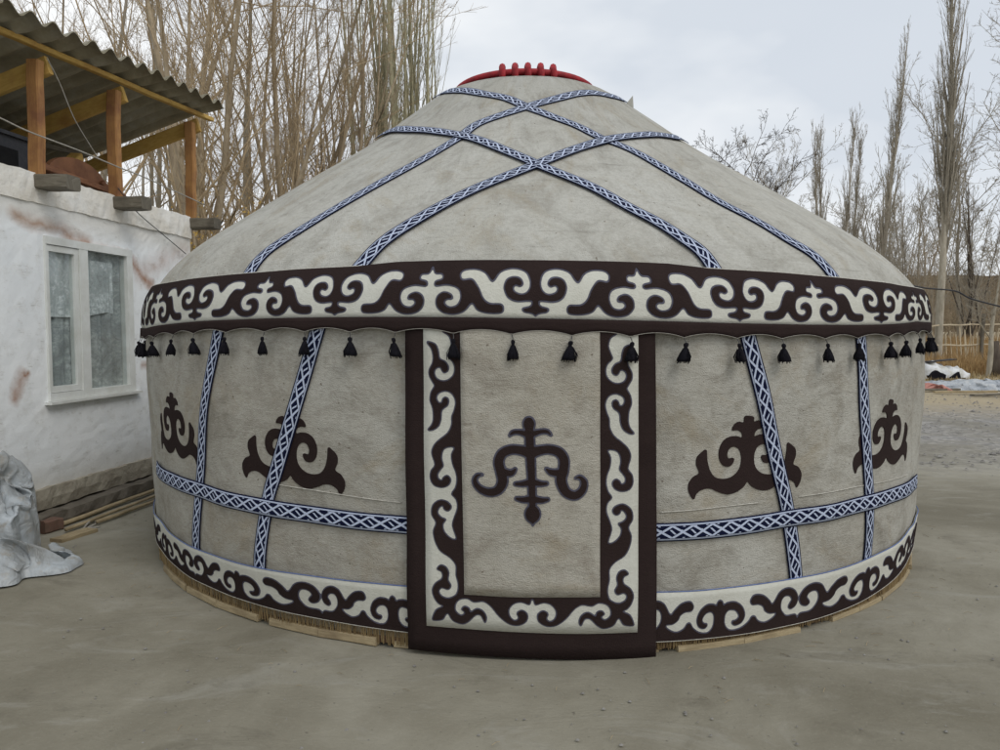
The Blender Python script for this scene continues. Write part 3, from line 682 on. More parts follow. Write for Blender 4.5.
# central ornament of the door (strokes x, y, radius in photo crop units)
T = [[(368, 112, 28), (372, 180, 27), (378, 300, 27), (384, 420, 24), (388, 560, 22)], [(368, 90, 3), (369, 118, 33), (371, 150, 24)],
     [(388, 570, 20), (389, 604, 44), (390, 640, 18), (390, 668, 3)],
     [(268, 184, 8), (285, 168, 14), (320, 166, 16), (370, 180, 22)], [(486, 182, 8), (465, 164, 14), (430, 164, 16), (372, 180, 22)],
     [(300, 440, 13), (335, 440, 18), (385, 430, 24)], [(462, 440, 13), (430, 440, 18), (385, 430, 24)],
     [(305, 520, 13), (340, 526, 19), (388, 522, 24)], [(468, 526, 13), (435, 530, 19), (388, 522, 24)],
     [(375, 275, 34), (330, 262, 28), (275, 258, 27), (228, 280, 28), (210, 325, 29), (222, 378, 30), (230, 430, 30), (205, 475, 27), (155, 487, 25), (105, 465, 21), (82, 428, 17), (95, 398, 13), (122, 393, 8)],
     [(235, 378, 25), (275, 382, 20), (297, 362, 11)],
     [(380, 275, 34), (430, 262, 28), (480, 258, 27), (530, 275, 28), (555, 315, 29), (552, 370, 30), (540, 425, 31), (565, 485, 28), (612, 505, 27), (650, 480, 24), (662, 435, 20), (640, 408, 14), (618, 412, 8)],
     [(540, 385, 25), (490, 380, 20), (462, 362, 11)]]
def tr_(st): return [(*dhit(460+.18667*x, 400+.18667*y), r*.18667/751*3.56) for x, y, r in st]
Ts = [tr_(s) for s in T]; allp = np.array([p for s in Ts for p in s])
gs2 = np.arange(allp[:, 0].min()-.06, allp[:, 0].max()+.06, .005); gz2 = np.arange(allp[:, 1].min()-.06, allp[:, 1].max()+.06, .005); GS, GZ = np.meshgrid(gs2, gz2)
TF = stroke_sdf(Ts, GS, GZ)
applique('stitched_outline', M['seam'], door, TF+.002, gs2, gz2, DOFF+.0125, .003)
applique('door_ornament', M['brown'], door, TF-.006, gs2, gz2, DOFF+.0145, .003)

# ------------------------------------------------------------------ HOUSE at the left
A0 = np.array((-3.65, 6.87, 0.)); TD = np.array((.1165, .9932, 0)); ND = np.array((.9932, -.1165, 0)); UPV = np.array((0, 0, 1.))
def wp(px, py, off=0.):
    """photo point -> (a, z) on the plane of the house wall pushed out by off"""
    d = cam_ray(px, py); o = np.array((0, 0, CH)); q = A0+ND*off; t = ((q-o)@ND)/(d@ND); p = o+d*t; return float((p-q)@TD), float(p[2])
def WP(a, z, off=0.): return A0+TD*a+ND*off+UPV*z
a_end = wp(190, 240)[0]; WT = 2.83
house = thing('house', tuple(WP(a_end-3, 0, -1.5)), 'whitewashed mud-brick house with open timber loft under a corrugated roof', 'house')
print('house end a', a_end, 'window', wp(48, 238), wp(128, 251), wp(50, 400), wp(131, 390))
wa0, wz1 = wp(43.5, 237); wa1, _ = wp(129.5, 251); wz0 = (wp(50, 400)[1]+wp(131, 390)[1])/2; wz1 = (wz1+wp(128, 251)[1])/2
def mat_house():
    g = NG('whitewash', .93, .12); uv = g.coord('UV'); ob = g.coord('UV')
    n1 = g.noise(uv, 1.2, 5, .6); n2 = g.noise(uv, 7, 6, .65); n3 = g.noise(uv, 45, 3, .6)
    c = g.mix(g.rng(n1, .35, .65), (.90, .92, .925), (.80, .83, .845)); c = g.mix(g.math('MULTIPLY', g.rng(n2, .5, .75), .35), c, (.50, .48, .42))
    sx = g.N('ShaderNodeSeparateXYZ'); 
    wob = g.N('ShaderNodeVectorMath'); wob.operation = 'SCALE'; nc = g.N('ShaderNodeTexNoise'); nc.inputs['Scale'].default_value = 5; nc.inputs['Detail'].default_value = 4; g.L(uv, nc.inputs[0])
    g.L(nc.outputs[1], wob.inputs[0]); wob.inputs['Scale'].default_value = .14; ad = g.N('ShaderNodeVectorMath'); ad.operation = 'ADD'; g.L(uv, ad.inputs[0]); g.L(wob.outputs[0], ad.inputs[1]); g.L(ad.outputs[0], sx.inputs[0])
    X_, Y_ = sx.outputs[0], sx.outputs[1]; tot = None
    def seg(p, q, wd, amt):
        nonlocal tot
        (ax, ay), (bx, by) = [(u_+.07, v_+.07) for u_, v_ in (p, q)]; ex, ey = bx-ax, by-ay; L2 = ex*ex+ey*ey
        t = g.math('DIVIDE', g.math('ADD', g.math('MULTIPLY', g.math('SUBTRACT', X_, ax), ex), g.math('MULTIPLY', g.math('SUBTRACT', Y_, ay), ey)), L2, True)
        dx = g.math('SUBTRACT', g.math('SUBTRACT', X_, ax), g.math('MULTIPLY', t, ex)); dy = g.math('SUBTRACT', g.math('SUBTRACT', Y_, ay), g.math('MULTIPLY', t, ey))
        d = g.math('SQRT', g.math('ADD', g.math('MULTIPLY', dx, dx), g.math('MULTIPLY', dy, dy)))
        k = g.math('MULTIPLY', g.rng(d, wd, 0), amt)
        tot = k if tot is None else g.math('MAXIMUM', tot, k)
    for p, q, wd, am in [((14, 217), (60, 230), .09, .85), ((60, 230), (88, 242), .10, .9), ((88, 245), (128, 258), .08, .8), ((126, 258), (152, 285), .10, .9), ((140, 275), (186, 246), .16, .45), ((24, 374), (14, 400), .08, .8), ((28, 372), (24, 376), .05, 1), ((142, 366), (147, 366), .05, .7)]:
        seg(wp(*p), wp(*q), wd, am)
    c = g.mix(g.math('MULTIPLY', tot, g.rng(n2, .3, .6, .5, 1)), c, (.33, .15, .07))
    # grime along the foot and the parapet
    c = g.mix(g.rng(sx.outputs[1], .62, .30, 0, .6), c, (.42, .38, .30))
    c = g.mix(g.math('MULTIPLY', g.rng(sx.outputs[1], 2.45, 2.62), .5), c, (.62, .58, .50))
    g.col(c)
    # flaked coat: ragged chips show the grey mud, faint lines where bricks lie under the wash
    ch = g.noise(g.coord('UV', (5, 9, 1), (2, 3, 0)), 1, 6, .75, .6); chip = g.rng(ch, .665, .69); c = g.mix(g.math('MULTIPLY', chip, .55), c, (.42, .40, .36)); g.col(c)
    cr2 = g.noise(g.coord('UV', (1.2, 14, 1), (6, 1, 0)), 1, 5, .6, 1.2); ln = g.rng(g.math('ABSOLUTE', g.math('SUBTRACT', cr2, .5)), .010, 0.); c = g.mix(g.math('MULTIPLY', g.math('MULTIPLY', ln, g.rng(n2, .52, .6)), .6), c, (.30, .29, .27)); g.col(c)
    h = g.math('ADD', g.math('MULTIPLY', n2, 1.0), g.math('MULTIPLY', n3, .25))
    g.bump(h, .006, .7); return g.m
M['house'] = mat_house()
# wall with its window opening; front skin is a slightly uneven grid
aa = np.unique(np.concatenate([np.linspace(-5.5, wa0, 60), np.linspace(wa0, wa1, 12), np.linspace(wa1, a_end, 24)])); z1_ = WT
zz_ = np.unique(np.concatenate([np.linspace(.30, wz0, 14), np.linspace(wz0, wz1, 14), np.linspace(wz1, z1_, 12)]))
AA, ZZ = np.meshgrid(aa, zz_); bmp = .006*np.sin(AA*2.1+ZZ*1.2)+.002*np.sin(AA*7+1-ZZ*3)+.0012*rng.standard_normal(AA.shape)
bmp = np.where((np.abs(AA-(wa0+wa1)/2) < (wa1-wa0)/2+.05) & (ZZ > wz0-.05) & (ZZ < wz1+.05), 0, bmp)
topj = np.where(ZZ > z1_-.001, .02*np.sin(AA*6)+.015*np.sin(AA*15+2), 0)
P = A0+AA[..., None]*TD+ND*bmp[..., None]+UPV*(ZZ+topj)[..., None]
f = grid_faces(*AA.shape); ca = AA.ravel()[f].mean(1); cz = ZZ.ravel()[f].mean(1)
keep = ~((ca > wa0) & (ca < wa1) & (cz > wz0) & (cz < wz1)); F = [tuple(r) for r in f[keep]]
V = [tuple(p) for p in P.reshape(-1, 3)]; UVs = [(a, z) for a, z in zip(AA.ravel(), ZZ.ravel())]
def addq(pts, uvs): 
    n = len(V); V.extend([tuple(p) for p in pts]); UVs.extend(uvs); F.append((n, n+1, n+2, n+3))
D_ = -5.0
addq([WP(a_end, .3), WP(a_end, .3, D_), WP(a_end, WT, D_), WP(a_end, WT)], [(9, .3), (14, .3), (14, WT), (9, WT)])
addq([WP(-5.5, .3, D_), WP(-5.5, .3), WP(-5.5, WT), WP(-5.5, WT, D_)], [(9, .3), (14, .3), (14, WT), (9, WT)])
addq([WP(a_end, .3, D_), WP(-5.5, .3, D_), WP(-5.5, WT, D_), WP(a_end, WT, D_)], [(9, .3), (14, .3), (14, WT), (9, WT)])
for q in ([(wa0, wz0), (wa1, wz0)], [(wa1, wz0), (wa1, wz1)], [(wa1, wz1), (wa0, wz1)], [(wa0, wz1), (wa0, wz0)]):
    (p0, q0), (p1, q1) = q; addq([WP(p0, q0), WP(p1, q1), WP(p1, q1, -.12), WP(p0, q0, -.12)], [(p0, q0), (p1, q1), (p1, q1), (p0, q0)])
mesh_obj('wall', V, F, M['house'], house, False, uv=UVs)
# flat mud roof slab and rough parapet
m = MB(); m.add([WP(-5.5, WT-.06, -.03), WP(a_end, WT-.06, -.03), WP(a_end, WT-.06, D_), WP(-5.5, WT-.06, D_)], [(0, 1, 2, 3)]); m.build('flat_roof', M['plinth_dark'], house)
mud = simple('mud_plaster', (.84, .83, .79), (.70, .66, .58), 4, .95, .1, .012)
def ragged(name, a0, a1, z0, z1, o0, o1, mat, nseg, j):
    n = nseg; rows = [(o0, z0), (o1, z0), (o1+j*.5, (z0+z1)/2), (o1, z1), (o0, z1)]; V = []; 
    for k in range(n+1):
        a = a0+(a1-a0)*k/n
        for (o, z) in rows: V.append(WP(a, z+random.uniform(-j, j)*.5, o+random.uniform(-j, j)*.5))
    V = np.array(V); F = []
    for k in range(n):
        for q in range(5): F.append((k*5+q, (k+1)*5+q, (k+1)*5+(q+1) % 5, k*5+(q+1) % 5))
    F += [tuple(range(5)), tuple(n*5+q for q in range(4, -1, -1))]
    return mesh_obj(name, V, F, mat, house, False, uv=[(p[1], p[2]) for p in V])
zc = wp(0, 190)[1]
ragged('parapet', -5.5, a_end+.01, 2.62, WT+.03, -.18, .016, mud, 120, .011)
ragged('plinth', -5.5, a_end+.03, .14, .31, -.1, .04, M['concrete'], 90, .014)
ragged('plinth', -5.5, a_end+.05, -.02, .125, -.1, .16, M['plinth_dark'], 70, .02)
# window: frame > mullion, sashes, glass, curtains
fr = MB(); o_ = .012
def bar(mb, a0, z0, a1, z1, wd, dp, off): mb.beam(WP(a0, z0, off), WP(a1, z1, off), dp if a0 != a1 else wd, wd if a0 != a1 else dp, up=UPV if a0 != a1 else TD)
def rail(mb, a0, a1, z0, z1, o0, o1):
    v = [WP(a, z, o) for a in (a0, a1) for z in (z0, z1) for o in (o0, o1)]
    mb.add(v, [(0, 1, 3, 2), (4, 6, 7, 5), (0, 4, 5, 1), (2, 3, 7, 6), (0, 2, 6, 4), (1, 5, 7, 3)])
fw = .055; wpx = lambda px: wp(px, 320)[0]
rail(fr, wa0-.01, wa1+.01, wz1-fw, wz1+.01, -.09, .022); rail(fr, wa0-.01, wa1+.01, wz0-.01, wz0+fw, -.09, .022)
rail(fr, wa0-.01, wpx(47.2), wz0+fw, wz1-fw, -.09, .020); rail(fr, wpx(126.8), wa1+.01, wz0+fw, wz1-fw, -.09, .020)
mu0, mu1 = wp(79.5, 320)[0], wp(88, 320)[0]; rail(fr, mu0, mu1, wz0+fw, wz1-fw, -.09, .019)
win = fr.build('window', M['paint'], house)
sa = MB(); l0, l1 = wpx(47.2), mu0; sw = .055
rail(sa, l0, l1, wz1-fw-sw, wz1-fw-.004, -.05, .010); rail(sa, l0, l1, wz0+fw+.004, wz0+fw+sw, -.05, .010); rail(sa, l0+.003, l0+.03, wz0+fw+sw, wz1-fw-sw, -.05, .009); rail(sa, l1-sw, l1-.003, wz0+fw+sw, wz1-fw-sw, -.05, .009)
sa.build('sash', M['paint'], win)
sl = MB(); rail(sl, wa0-.05, wa1+.06, wz0-.035, wz0-.012, -.05, .06); sl.build('sill', M['paint'], win)
g = NG('glass'); g.nt.nodes.remove(g.b); gt = g.N('ShaderNodeBsdfTransparent'); gt.inputs[0].default_value = (.93, .95, .95, 1); gg = g.N('ShaderNodeBsdfGlossy'); gg.inputs['Roughness'].default_value = .02
gl = g.N('ShaderNodeLayerWeight'); gl.inputs[0].default_value = .5; gf = g.N('ShaderNodeMath'); gf.operation = 'MULTIPLY_ADD'; gf.inputs[1].default_value = .45; gf.inputs[2].default_value = .04; g.L(g.math('POWER', gl.outputs['Facing'], 4.), gf.inputs[0]); gm = g.N('ShaderNodeMixShader'); g.L(gf.outputs[0], gm.inputs[0]); g.L(gt.outputs[0], gm.inputs[1]); g.L(gg.outputs[0], gm.inputs[2]); g.L(gm.outputs[0], g.out.inputs[0])
def pane(a0, a1, z0, z1, off):
    m = MB(); rail(m, a0, a1, z0, z1, off, off+.003); m.build('pane', g.m, win)
pane(l0+.02, l1-.04, wz0+fw+.05, wz1-fw-.05, -.016); pane(mu1-.01, wa1-fw-.0, wz0+fw-.01, wz1-fw+.01, -.016)
def mat_lace(base, hole):
    g = NG('lace', .9, .1); n = g.noise(g.coord('UV', (30, 30, 1)), 1, 3, .7); b = g.noise(g.coord('UV', (5, 4, 1)), 1, 4, .7, .8)
    g.col(g.mix(g.rng(n, .4, .6), g.mix(g.rng(b, .4, .6), base, tuple(x*.45 for x in base)), hole)); return g.m
def curtain(name, a0, a1, zlo, zhi, off, mat, fold, amp):
    n = 60; V = []; 
    for k in range(n+1):
        a = a0+(a1-a0)*k/n; o = off+amp*math.sin(a*fold)+amp*.5*math.sin(a*fold*2.3+1)
        for z in (zlo(a) if callable(zlo) else zlo, zhi): V.append(WP(a, z, o))
    V = np.array(V); F = [(2*k, 2*k+2, 2*k+3, 2*k+1) for k in range(n)]
    mesh_obj(name, V, F, mat, win, True, uv=[(p[1], p[2]) for p in V])
lc = mat_lace((.62, .65, .65), (.36, .385, .385)); lc2 = mat_lace((.90, .92, .92), (.50, .54, .54))
curtain('curtain', wa0, wa1, wz0, wz1, -.058, lc, 38, .012)
zv = wz1-.62
curtain('lace_valance', l0+.02, l1-.05, zv-.03, wz1-fw, -.040, lc2, 24, .005)
curtain('lace_valance', mu1, wa1-.22, lambda a: zv+.02*math.sin(a*9), wz1-fw-.08, -.040, lc2, 24, .005)
m = MB(); rail(m, wa0-.3, wa1+.3, wz0-.3, wz1+.3, -.75, -.70); m.build('dark_room_panel', M['dark'], win)  # near-black panel stands in for the unlit room behind the curtain
# beam ends, posts, rafters, wall plate
PX = [(35, 57, 178, 49), (114, 88, 193, 131), (190.5, 120, 207, 199)]     # post x, top y, base y, beam-end centre x
beams = []
for k, (px, ty, by, ex) in enumerate(PX):
    a, zt = wp(px, ty, .02); _, zb = wp(px, by, .02); zb = WT+.03
    m = MB(); tw = .105 if k < 2 else .10
    p0, p1 = WP(a, zb-.02, .0), WP(a+random.uniform(-.02, .02), zt-.03, .02); m.beam(p0, p1, tw, tw*.8, up=TD, jit=.006, segs=6)
    m.build('post', M['post'], house)
    m = MB(); be = WP(a+.02, zb-.07, -.1); m.beam(be, WP(a+.02, zb-.075, .30), .17, .115, jit=.004); m.build('beam_end', M['old_wood'], house)
    m = MB(); m.beam(WP(a+.07, zt-.04, .08), WP(a+.07, zt-1.35, -3.9), .05, .15, jit=.004); m.build('rafter', M['rafter'], house)
    beams.append((a, zt))
pz0 = wp(0, 37, .0); pz1 = wp(205, 121, .0); sl_ = (pz1[1]-pz0[1])/(pz1[0]-pz0[0])
zP = lambda a: pz0[1]+sl_*(a-pz0[0])
m = MB(); m.beam(WP(-2.2, zP(-2.2)+.03, .04), WP(pz1[0]+.08, zP(pz1[0]+.08)+.03, .04), .06, .045, jit=.004, segs=10); m.build('wall_plate', M['rafter'], house)
# corrugated sheets, ridges running from the eave down to the back
a0_, a1_ = -2.2, wp(214, 118, .2)[0]; na = int((a1_-a0_)*50); pit = .235
V = []; UVq = []; rowsd = [(.31, .055), (.15, .025), (0., 0.)]+[(-1.0, -.33), (-2.2, -.73), (-3.9, -1.29)]
for dd in (0, -.009):
    for (o, dz) in rowsd:
        for k in range(na+1):
            a = a0_+(a1_-a0_)*k/na; V.append(WP(a+(.02*math.sin(o*9)), zP(a)+.085+dz+.034*math.sin(2*math.pi*a/pit)+dd+.01*math.sin(a*2.), o+.012*math.sin(math.floor(a/(pit*6.0))*2.4)*(o > .3)))
nr = len(rowsd); nc = na+1; f1 = grid_faces(nr, nc); n1 = nr*nc; b = np.arange(nc-1); last = (nr-1)*nc+b
F = np.concatenate([f1, f1[:, ::-1]+n1, np.stack([b, b+1, b+1+n1, b+n1], 1), np.stack([last+1, last, last+n1, last+1+n1], 1)])
mesh_obj('corrugated_sheet', V, F, M['slate'], house, True)
for q in (-1.3, -2.6):
    m = MB(); m.beam(WP(-2.2, zP(-2.2)+q*.33+.02, q), WP(a1_-.1, zP(a1_)+q*.33+.02, q), .05, .05); m.build('purlin', M['old_wood'], house)
# loft back wall of boards
m = MB()
for k in range(18):
    a = -2.2+k*.16; m.beam(WP(a, WT-.05, -3.7), WP(a, WT+.35, -3.7), .15, .02, up=TD)
m.build('loft_boards', M['old_wood'], house)
# cables and rope
def cable(name, pts, r, mat, label, cat='cable'):
    p = catmull(np.array(pts), 8); m = MB(); m.tube(p, r, 6); return tag(m.build(name, mat, None, True), label, cat)
def wpt(px, py, off): a, z = wp(px, py, off); return WP(a, z, off)
cable('cable', [wpt(-30, 106, .1), wpt(0, 118, .1), wpt(30, 132, .1), wpt(80, 151, .1), wpt(118, 167, .1), wpt(146, 178, .1), wpt(205, 205, .1)], .006, M['rope'], 'pale cable stretched along the loft in front of the posts')
cable('rope', [wpt(47, 58, .1), wpt(60, 84, .1), wpt(75, 120, .08), wpt(98, 158, .0)], .005, M['rope'], 'thin pale rope hanging from the first post of the loft', 'rope')
cable('cable', [wpt(118, 188, .06), wpt(136, 211, .05), wpt(160, 232, .04), wpt(186, 254, .03)], .0045, M['cable'], 'thin dark cable running down the white wall towards the yurt')
# loft contents
def rt(a, z, o): return WP(a, z, o)
jw = thing('broken_boards', tuple(WP(wp(85, 180)[0], WT, -.35)), 'red brown curved board over a straight one with broken pieces lying on the loft edge', 'chair')  # curved board over a straight one, with loose wooden pieces
a, _ = wp(80, 175, -.3)
m = MB(); pts = [WP(a-.42+.105*k, WT+.19+.09*math.sin(k/8*math.pi), -.3) for k in range(9)]
n_ = 14; arc = [WP(a-.05+.40*math.cos(math.pi*k/n_), WT+.15+.20*math.sin(math.pi*k/n_), -.28) for k in range(n_+1)]; bk = [p-ND*.05 for p in arc]; m.add(arc+bk, [tuple(range(n_+1)), tuple(range(2*n_+1, n_, -1))]+[(k, k+n_+1, k+n_+2, k+1) for k in range(n_)])
m.build('curved_board', M['red_wood'], jw)
m = MB(); m.beam(WP(a-.62, WT+.16, -.22), WP(a+.50, WT+.10, -.22), .10, .05); m.build('straight_board', M['red_wood'], jw)
for q, (da, dz, do) in enumerate([(.45, .0, -.2), (-.35, .0, -.2), (.30, .02, -.5)]):
    m = MB(); m.beam(WP(a+da, WT+.01, do), WP(a+da-.20, WT+.2, do-.06), .05, .05); m.build('loose_piece', M['red_wood'], jw)
m = MB(); a, _ = wp(75, 165, -.55); m.beam(WP(a-.25, WT+.20, -.6), WP(a+.30, WT+.52, -.75), .12, .09, jit=.006); tag(m.build('timber_offcut', M['rafter'], None), 'short yellow timber offcut leaning up behind the broken boards', 'timber')
m = MB(); a, _ = wp(103, 172, -.5); b0 = WP(a, WT+.12, -.5)
from mathutils import noise as mn
nu, nv = 14, 9; vs_ = []
for i in range(nv+1):
    for k in range(nu):
        ph = math.pi*i/nv; th_ = 2*math.pi*k/nu; d_ = np.array((math.sin(ph)*math.cos(th_), math.sin(ph)*math.sin(th_), math.cos(ph))); r_ = 1+.45*mn.noise(Vector(d_*2.2))
        vs_.append(b0+d_*np.array((.17, .17, .13))*r_)
m.add(vs_, [(i*nu+k, (i+1)*nu+k, (i+1)*nu+(k+1) % nu, i*nu+(k+1) % nu) for i in range(nv) for k in range(nu)])
tag(m.build('sack', simple('white_sack', (.66, .66, .64), (.45, .46, .47), 8), None, True), 'small white crumpled sack between the second post and the broken boards', 'sack')
for q, (px_, ln_, hh_, lb_) in enumerate([(60, .9, .22, 'long weathered board lying flat behind the broken boards'), (90, .7, .30, 'thin brown stick slanting over the loft clutter')]):
    a, _ = wp(px_, 172, -.6); m = MB(); m.beam(WP(a-ln_/2, WT+.06+.1*q, -.7), WP(a+ln_/2, WT+hh_, -.8), .10-.06*q, .03); tag(m.build('board', M['old_wood'] if q == 0 else M['red_wood'], None), lb_, 'board')
# dark boxy machine at the left of the loft
a, _ = wp(8, 165, -.35); st = thing('stove', tuple(WP(a, WT, -.4)), 'black metal stove standing in the dark left end of the loft', 'stove')
m = MB(); rail(m, a-.5, a+.20, WT, WT+.34, -.75, -.25); rail(m, a-.53, a+.23, WT+.34, WT+.37, -.78, -.22); m.build('body', M['dark'], st)
m = MB(); rail(m, a-.28, a-.02, WT+.08, WT+.24, -.25, -.238); m.build('door', simple('sooty', (.004, .004, .005), (.01, .01, .01)), st)
m = MB(); m.tube([WP(a-.35, WT+.37, -.5), WP(a-.36, WT+.62, -.5)], .06, 12); m.build('pipe', M['dark'], st)
for q in range(5):
    m = MB(); aq = -1.5-.32*q; m.beam(WP(aq, WT, -.5), WP(aq+.1, WT+.5, -.9), .12, .10)
    if q < 2: tag(m.build('timber_offcut', M['old_wood'], None), ['grey timber block leaning at the very left of the loft', 'grey timber block leaning beside the stove at the left'][q], 'timber')

# ------------------------------------------------------------------ things on the ground by the house
def gp(px, py, z=0.): return ground_at(px, py, z)
for (p, q, r_, lab) in [((62, 524), (158, 489), .020, 'pale pole lying nearest the plinth'), ((66, 530), (160, 494), .016, 'thin pale pole lying second from the plinth'), ((98, 522), (165, 497), .018, 'short pale pole lying outermost from the plinth')]:
    a, b = gp(*p, .03), gp(*q, .03); d = (b-a)/np.linalg.norm(b-a); b = b+d*.9
    m = MB(); pts = [a+(b-a)*k/8+np.array((random.uniform(-.008, .008), random.uniform(-.008, .008), random.uniform(-.003, .004))) for k in range(9)]
    m.tube(pts, [r_*(1-.25*k/8) for k in range(9)], 8); tag(m.build('pole', M['pale_wood'], None, True), lab, 'pole', 'poles lying by the house wall')
m = MB(); m.beam(gp(56, 541, .015), gp(92, 530, .015), .12, .03, jit=.004); tag(m.build('plank', M['pale_wood']), 'short tan plank lying beside the white plastic sheeting', 'plank')
m = MB(); m.beam(gp(40, 528, .05), gp(58, 523, .05), .12, .10, jit=.006); tag(m.build('brick', simple('red_brick', (.17, .10, .075), (.11, .085, .065))), 'dull red brick on the ground at the foot of the plinth', 'brick')
m = MB(); pts = [gp(83, 530, .01), gp(87, 524, .03), gp(93, 520, .02), gp(96, 524, .01), gp(88, 528, .015), gp(100, 527, .01)]; m.tube(catmull(np.array(pts), 5), .008, 6); tag(m.build('rope', M['rope'], None, True), 'small knot of rope lying on the pale poles', 'rope')
# crumpled plastic
def crumple(P, amp, seed, sc):
    from mathutils import noise
    out = []
    for p in P:
        v = Vector(p)*sc+Vector((seed, seed*2, 0)); a = noise.noise(v); b = noise.noise(v*2.1); c = noise.noise(v*4.7)
        k = (1-abs(a)*2.2)*.45+(.5-abs(b))*.30+(.4-abs(c))*.08; out.append(k)
    return np.array(out)
def heap(name, cx, cy, rx, ry, hgt, rot, mat, label, cat, seed, amp=.16, n=90, power=.55, base=0., sc=3.2):
    u = np.linspace(-1, 1, n); X, Y = np.meshgrid(u, u); rr = np.maximum(np.abs(X), np.abs(Y)); ang = np.arctan2(Y, X)
    rad = np.hypot(X, Y)+1e-9; X2, Y2 = X*rr/rad, Y*rr/rad
    edge = 1+.12*np.sin(ang*3+seed)+.09*np.sin(ang*7+seed*2)+.05*np.sin(ang*13)
    px = X2*rx*edge; py = Y2*ry*edge; c, s = math.cos(rot), math.sin(rot); wx = cx+px*c-py*s; wy = cy+px*s+py*c
    hh = hgt*np.clip(1-rr**2, 0, 1)**power; P = np.stack([wx, wy, hh], -1).reshape(-1, 3)
    k = crumple(P, amp, seed, sc).reshape(X.shape); env = np.clip((1-rr)*5, 0, 1)
    z = base+hh+(k-.35)*amp*env*1.6+.012; z = np.maximum(z, base+.006)
    dx = (np.sin(k*9+wx*6)*amp*.35)*env; dy = (np.cos(k*8+wy*6)*amp*.35)*env
    o = mesh_obj(name, np.stack([wx+dx, wy+dy, z], -1), grid_faces(n, n), mat, None, True)
    return tag(o, label, cat)
def mat_plastic():
    g = NG('dusty_plastic', .38, .45); co = g.coord('Object'); n = g.noise(co, 4, 5, .65, .5); n2 = g.noise(co, 14, 3, .6)
    c = g.mix(g.rng(n, .38, .62), (.42, .46, .49), (.30, .31, .305)); c = g.mix(g.rng(n2, .55, .72, 0, .6), c, (.26, .22, .16)); g.col(c); g.bump(g.noise(co, 6, 3, .5, 2.5), .03, .6); return g.m
mp_ = mat_plastic(); q = gp(12, 548)
heap('plastic_sheeting', -3.44, 4.85, .54, .46, .20, .25, mp_, 'crumpled pale plastic sheeting spread on the ground at the lower left', 'sheeting', 1.3, .20, 130, .6, sc=3.3)
q = gp(2, 520); heap('plastic_sack', -3.66, 5.20, .38, .34, .68, .3, mp_, 'bulging pale plastic sack standing against the white wall', 'sack', 4.1, .17, 100, .35, sc=3.1)

# ------------------------------------------------------------------ bare trees
def unit(v): return v/(np.linalg.norm(v, axis=-1, keepdims=True)+1e-12)
def grow(starts, dirs, lens, rads, k, wander, tropism, tip=.25):
    """grow many branches at once; returns points (N,k+1,3) and radii (N,k+1)"""
    N = len(starts); P = np.zeros((N, k+1, 3)); P[:, 0] = starts; d = dirs.copy(); Rr = rads[:, None]*np.linspace(1, tip, k+1)[None]
    for i in range(k):
        d = unit(d+rng.standard_normal((N, 3))*wander+np.array((0, 0, tropism))); P[:, i+1] = P[:, i]+d*(lens/k)[:, None]
    return P, Rr
def tubes(P, Rr, n):
    N, K = P.shape[:2]; T = np.gradient(P, axis=1); T = unit(T); ref = np.where(np.abs(T[..., 2:3]) > .9, np.array((1., 0, 0)), np.array((0, 0, 1.)))
    a = unit(np.cross(T, ref)); b = np.cross(a, T); ang = 2*math.pi*np.arange(n)/n
    V = P[:, :, None]+Rr[:, :, None, None]*(a[:, :, None]*np.cos(ang)[:, None]+b[:, :, None]*np.sin(ang)[:, None])
    base = (np.arange(N)[:, None, None]*K+np.arange(K-1)[None, :, None])*n; j = np.arange(n)[None, None]; j2 = (j+1) % n
    F = np.stack([base+j, base+j2, base+n+j2, base+n+j], -1).reshape(-1, 4); return V.reshape(-1, 3), F
def spawn(P, Rr, per, t0, t1, ang, spread, lenf, radf, minr, taper=True):
    N, K = P.shape[:2]; t = rng.uniform(t0, t1, (N, per)); x = t*(K-1); i = np.clip(x.astype(int), 0, K-2); fr = (x-i)[..., None]; r = np.arange(N)[:, None]
    pos = P[r, i]*(1-fr)+P[r, i+1]*fr; d = unit(P[r, i+1]-P[r, i]); rd = Rr[r, i]*(1-fr[..., 0])+Rr[r, i+1]*fr[..., 0]
    perp = unit(np.cross(d, rng.standard_normal(d.shape))); A = np.radians(rng.normal(ang, spread, t.shape))[..., None]
    nd = d*np.cos(A)+perp*np.sin(A); L = np.linalg.norm(np.diff(P, axis=1), axis=2).sum(1)[:, None]*lenf*rng.uniform(.55, 1.2, t.shape)*(1-.55*t if taper else 1)
    return pos.reshape(-1, 3), nd.reshape(-1, 3), L.ravel(), np.maximum(rd.ravel()*radf*rng.uniform(.7, 1.05, rd.size), minr)
def mat_bark(name, a, b): return simple(name, a, b, 9, .95, .1, .02, 'Object', (1, 1, .25))
BK = {'tan': mat_bark('tan_bark', (.44, .36, .25), (.25, .195, .13)), 'tanl': mat_bark('tan_twigs', (.50, .39, .25), (.36, .27, .165)),
      'green': mat_bark('poplar_bark', (.46, .43, .29), (.30, .275, .18)), 'dark': mat_bark('dark_bark', (.12, .10, .08), (.07, .055, .045)),
      'grey': mat_bark('grey_bark', (.42, .38, .31), (.27, .24, .19)), 'pale': mat_bark('pale_bark', (.48, .44, .36), (.30, .27, .21))}
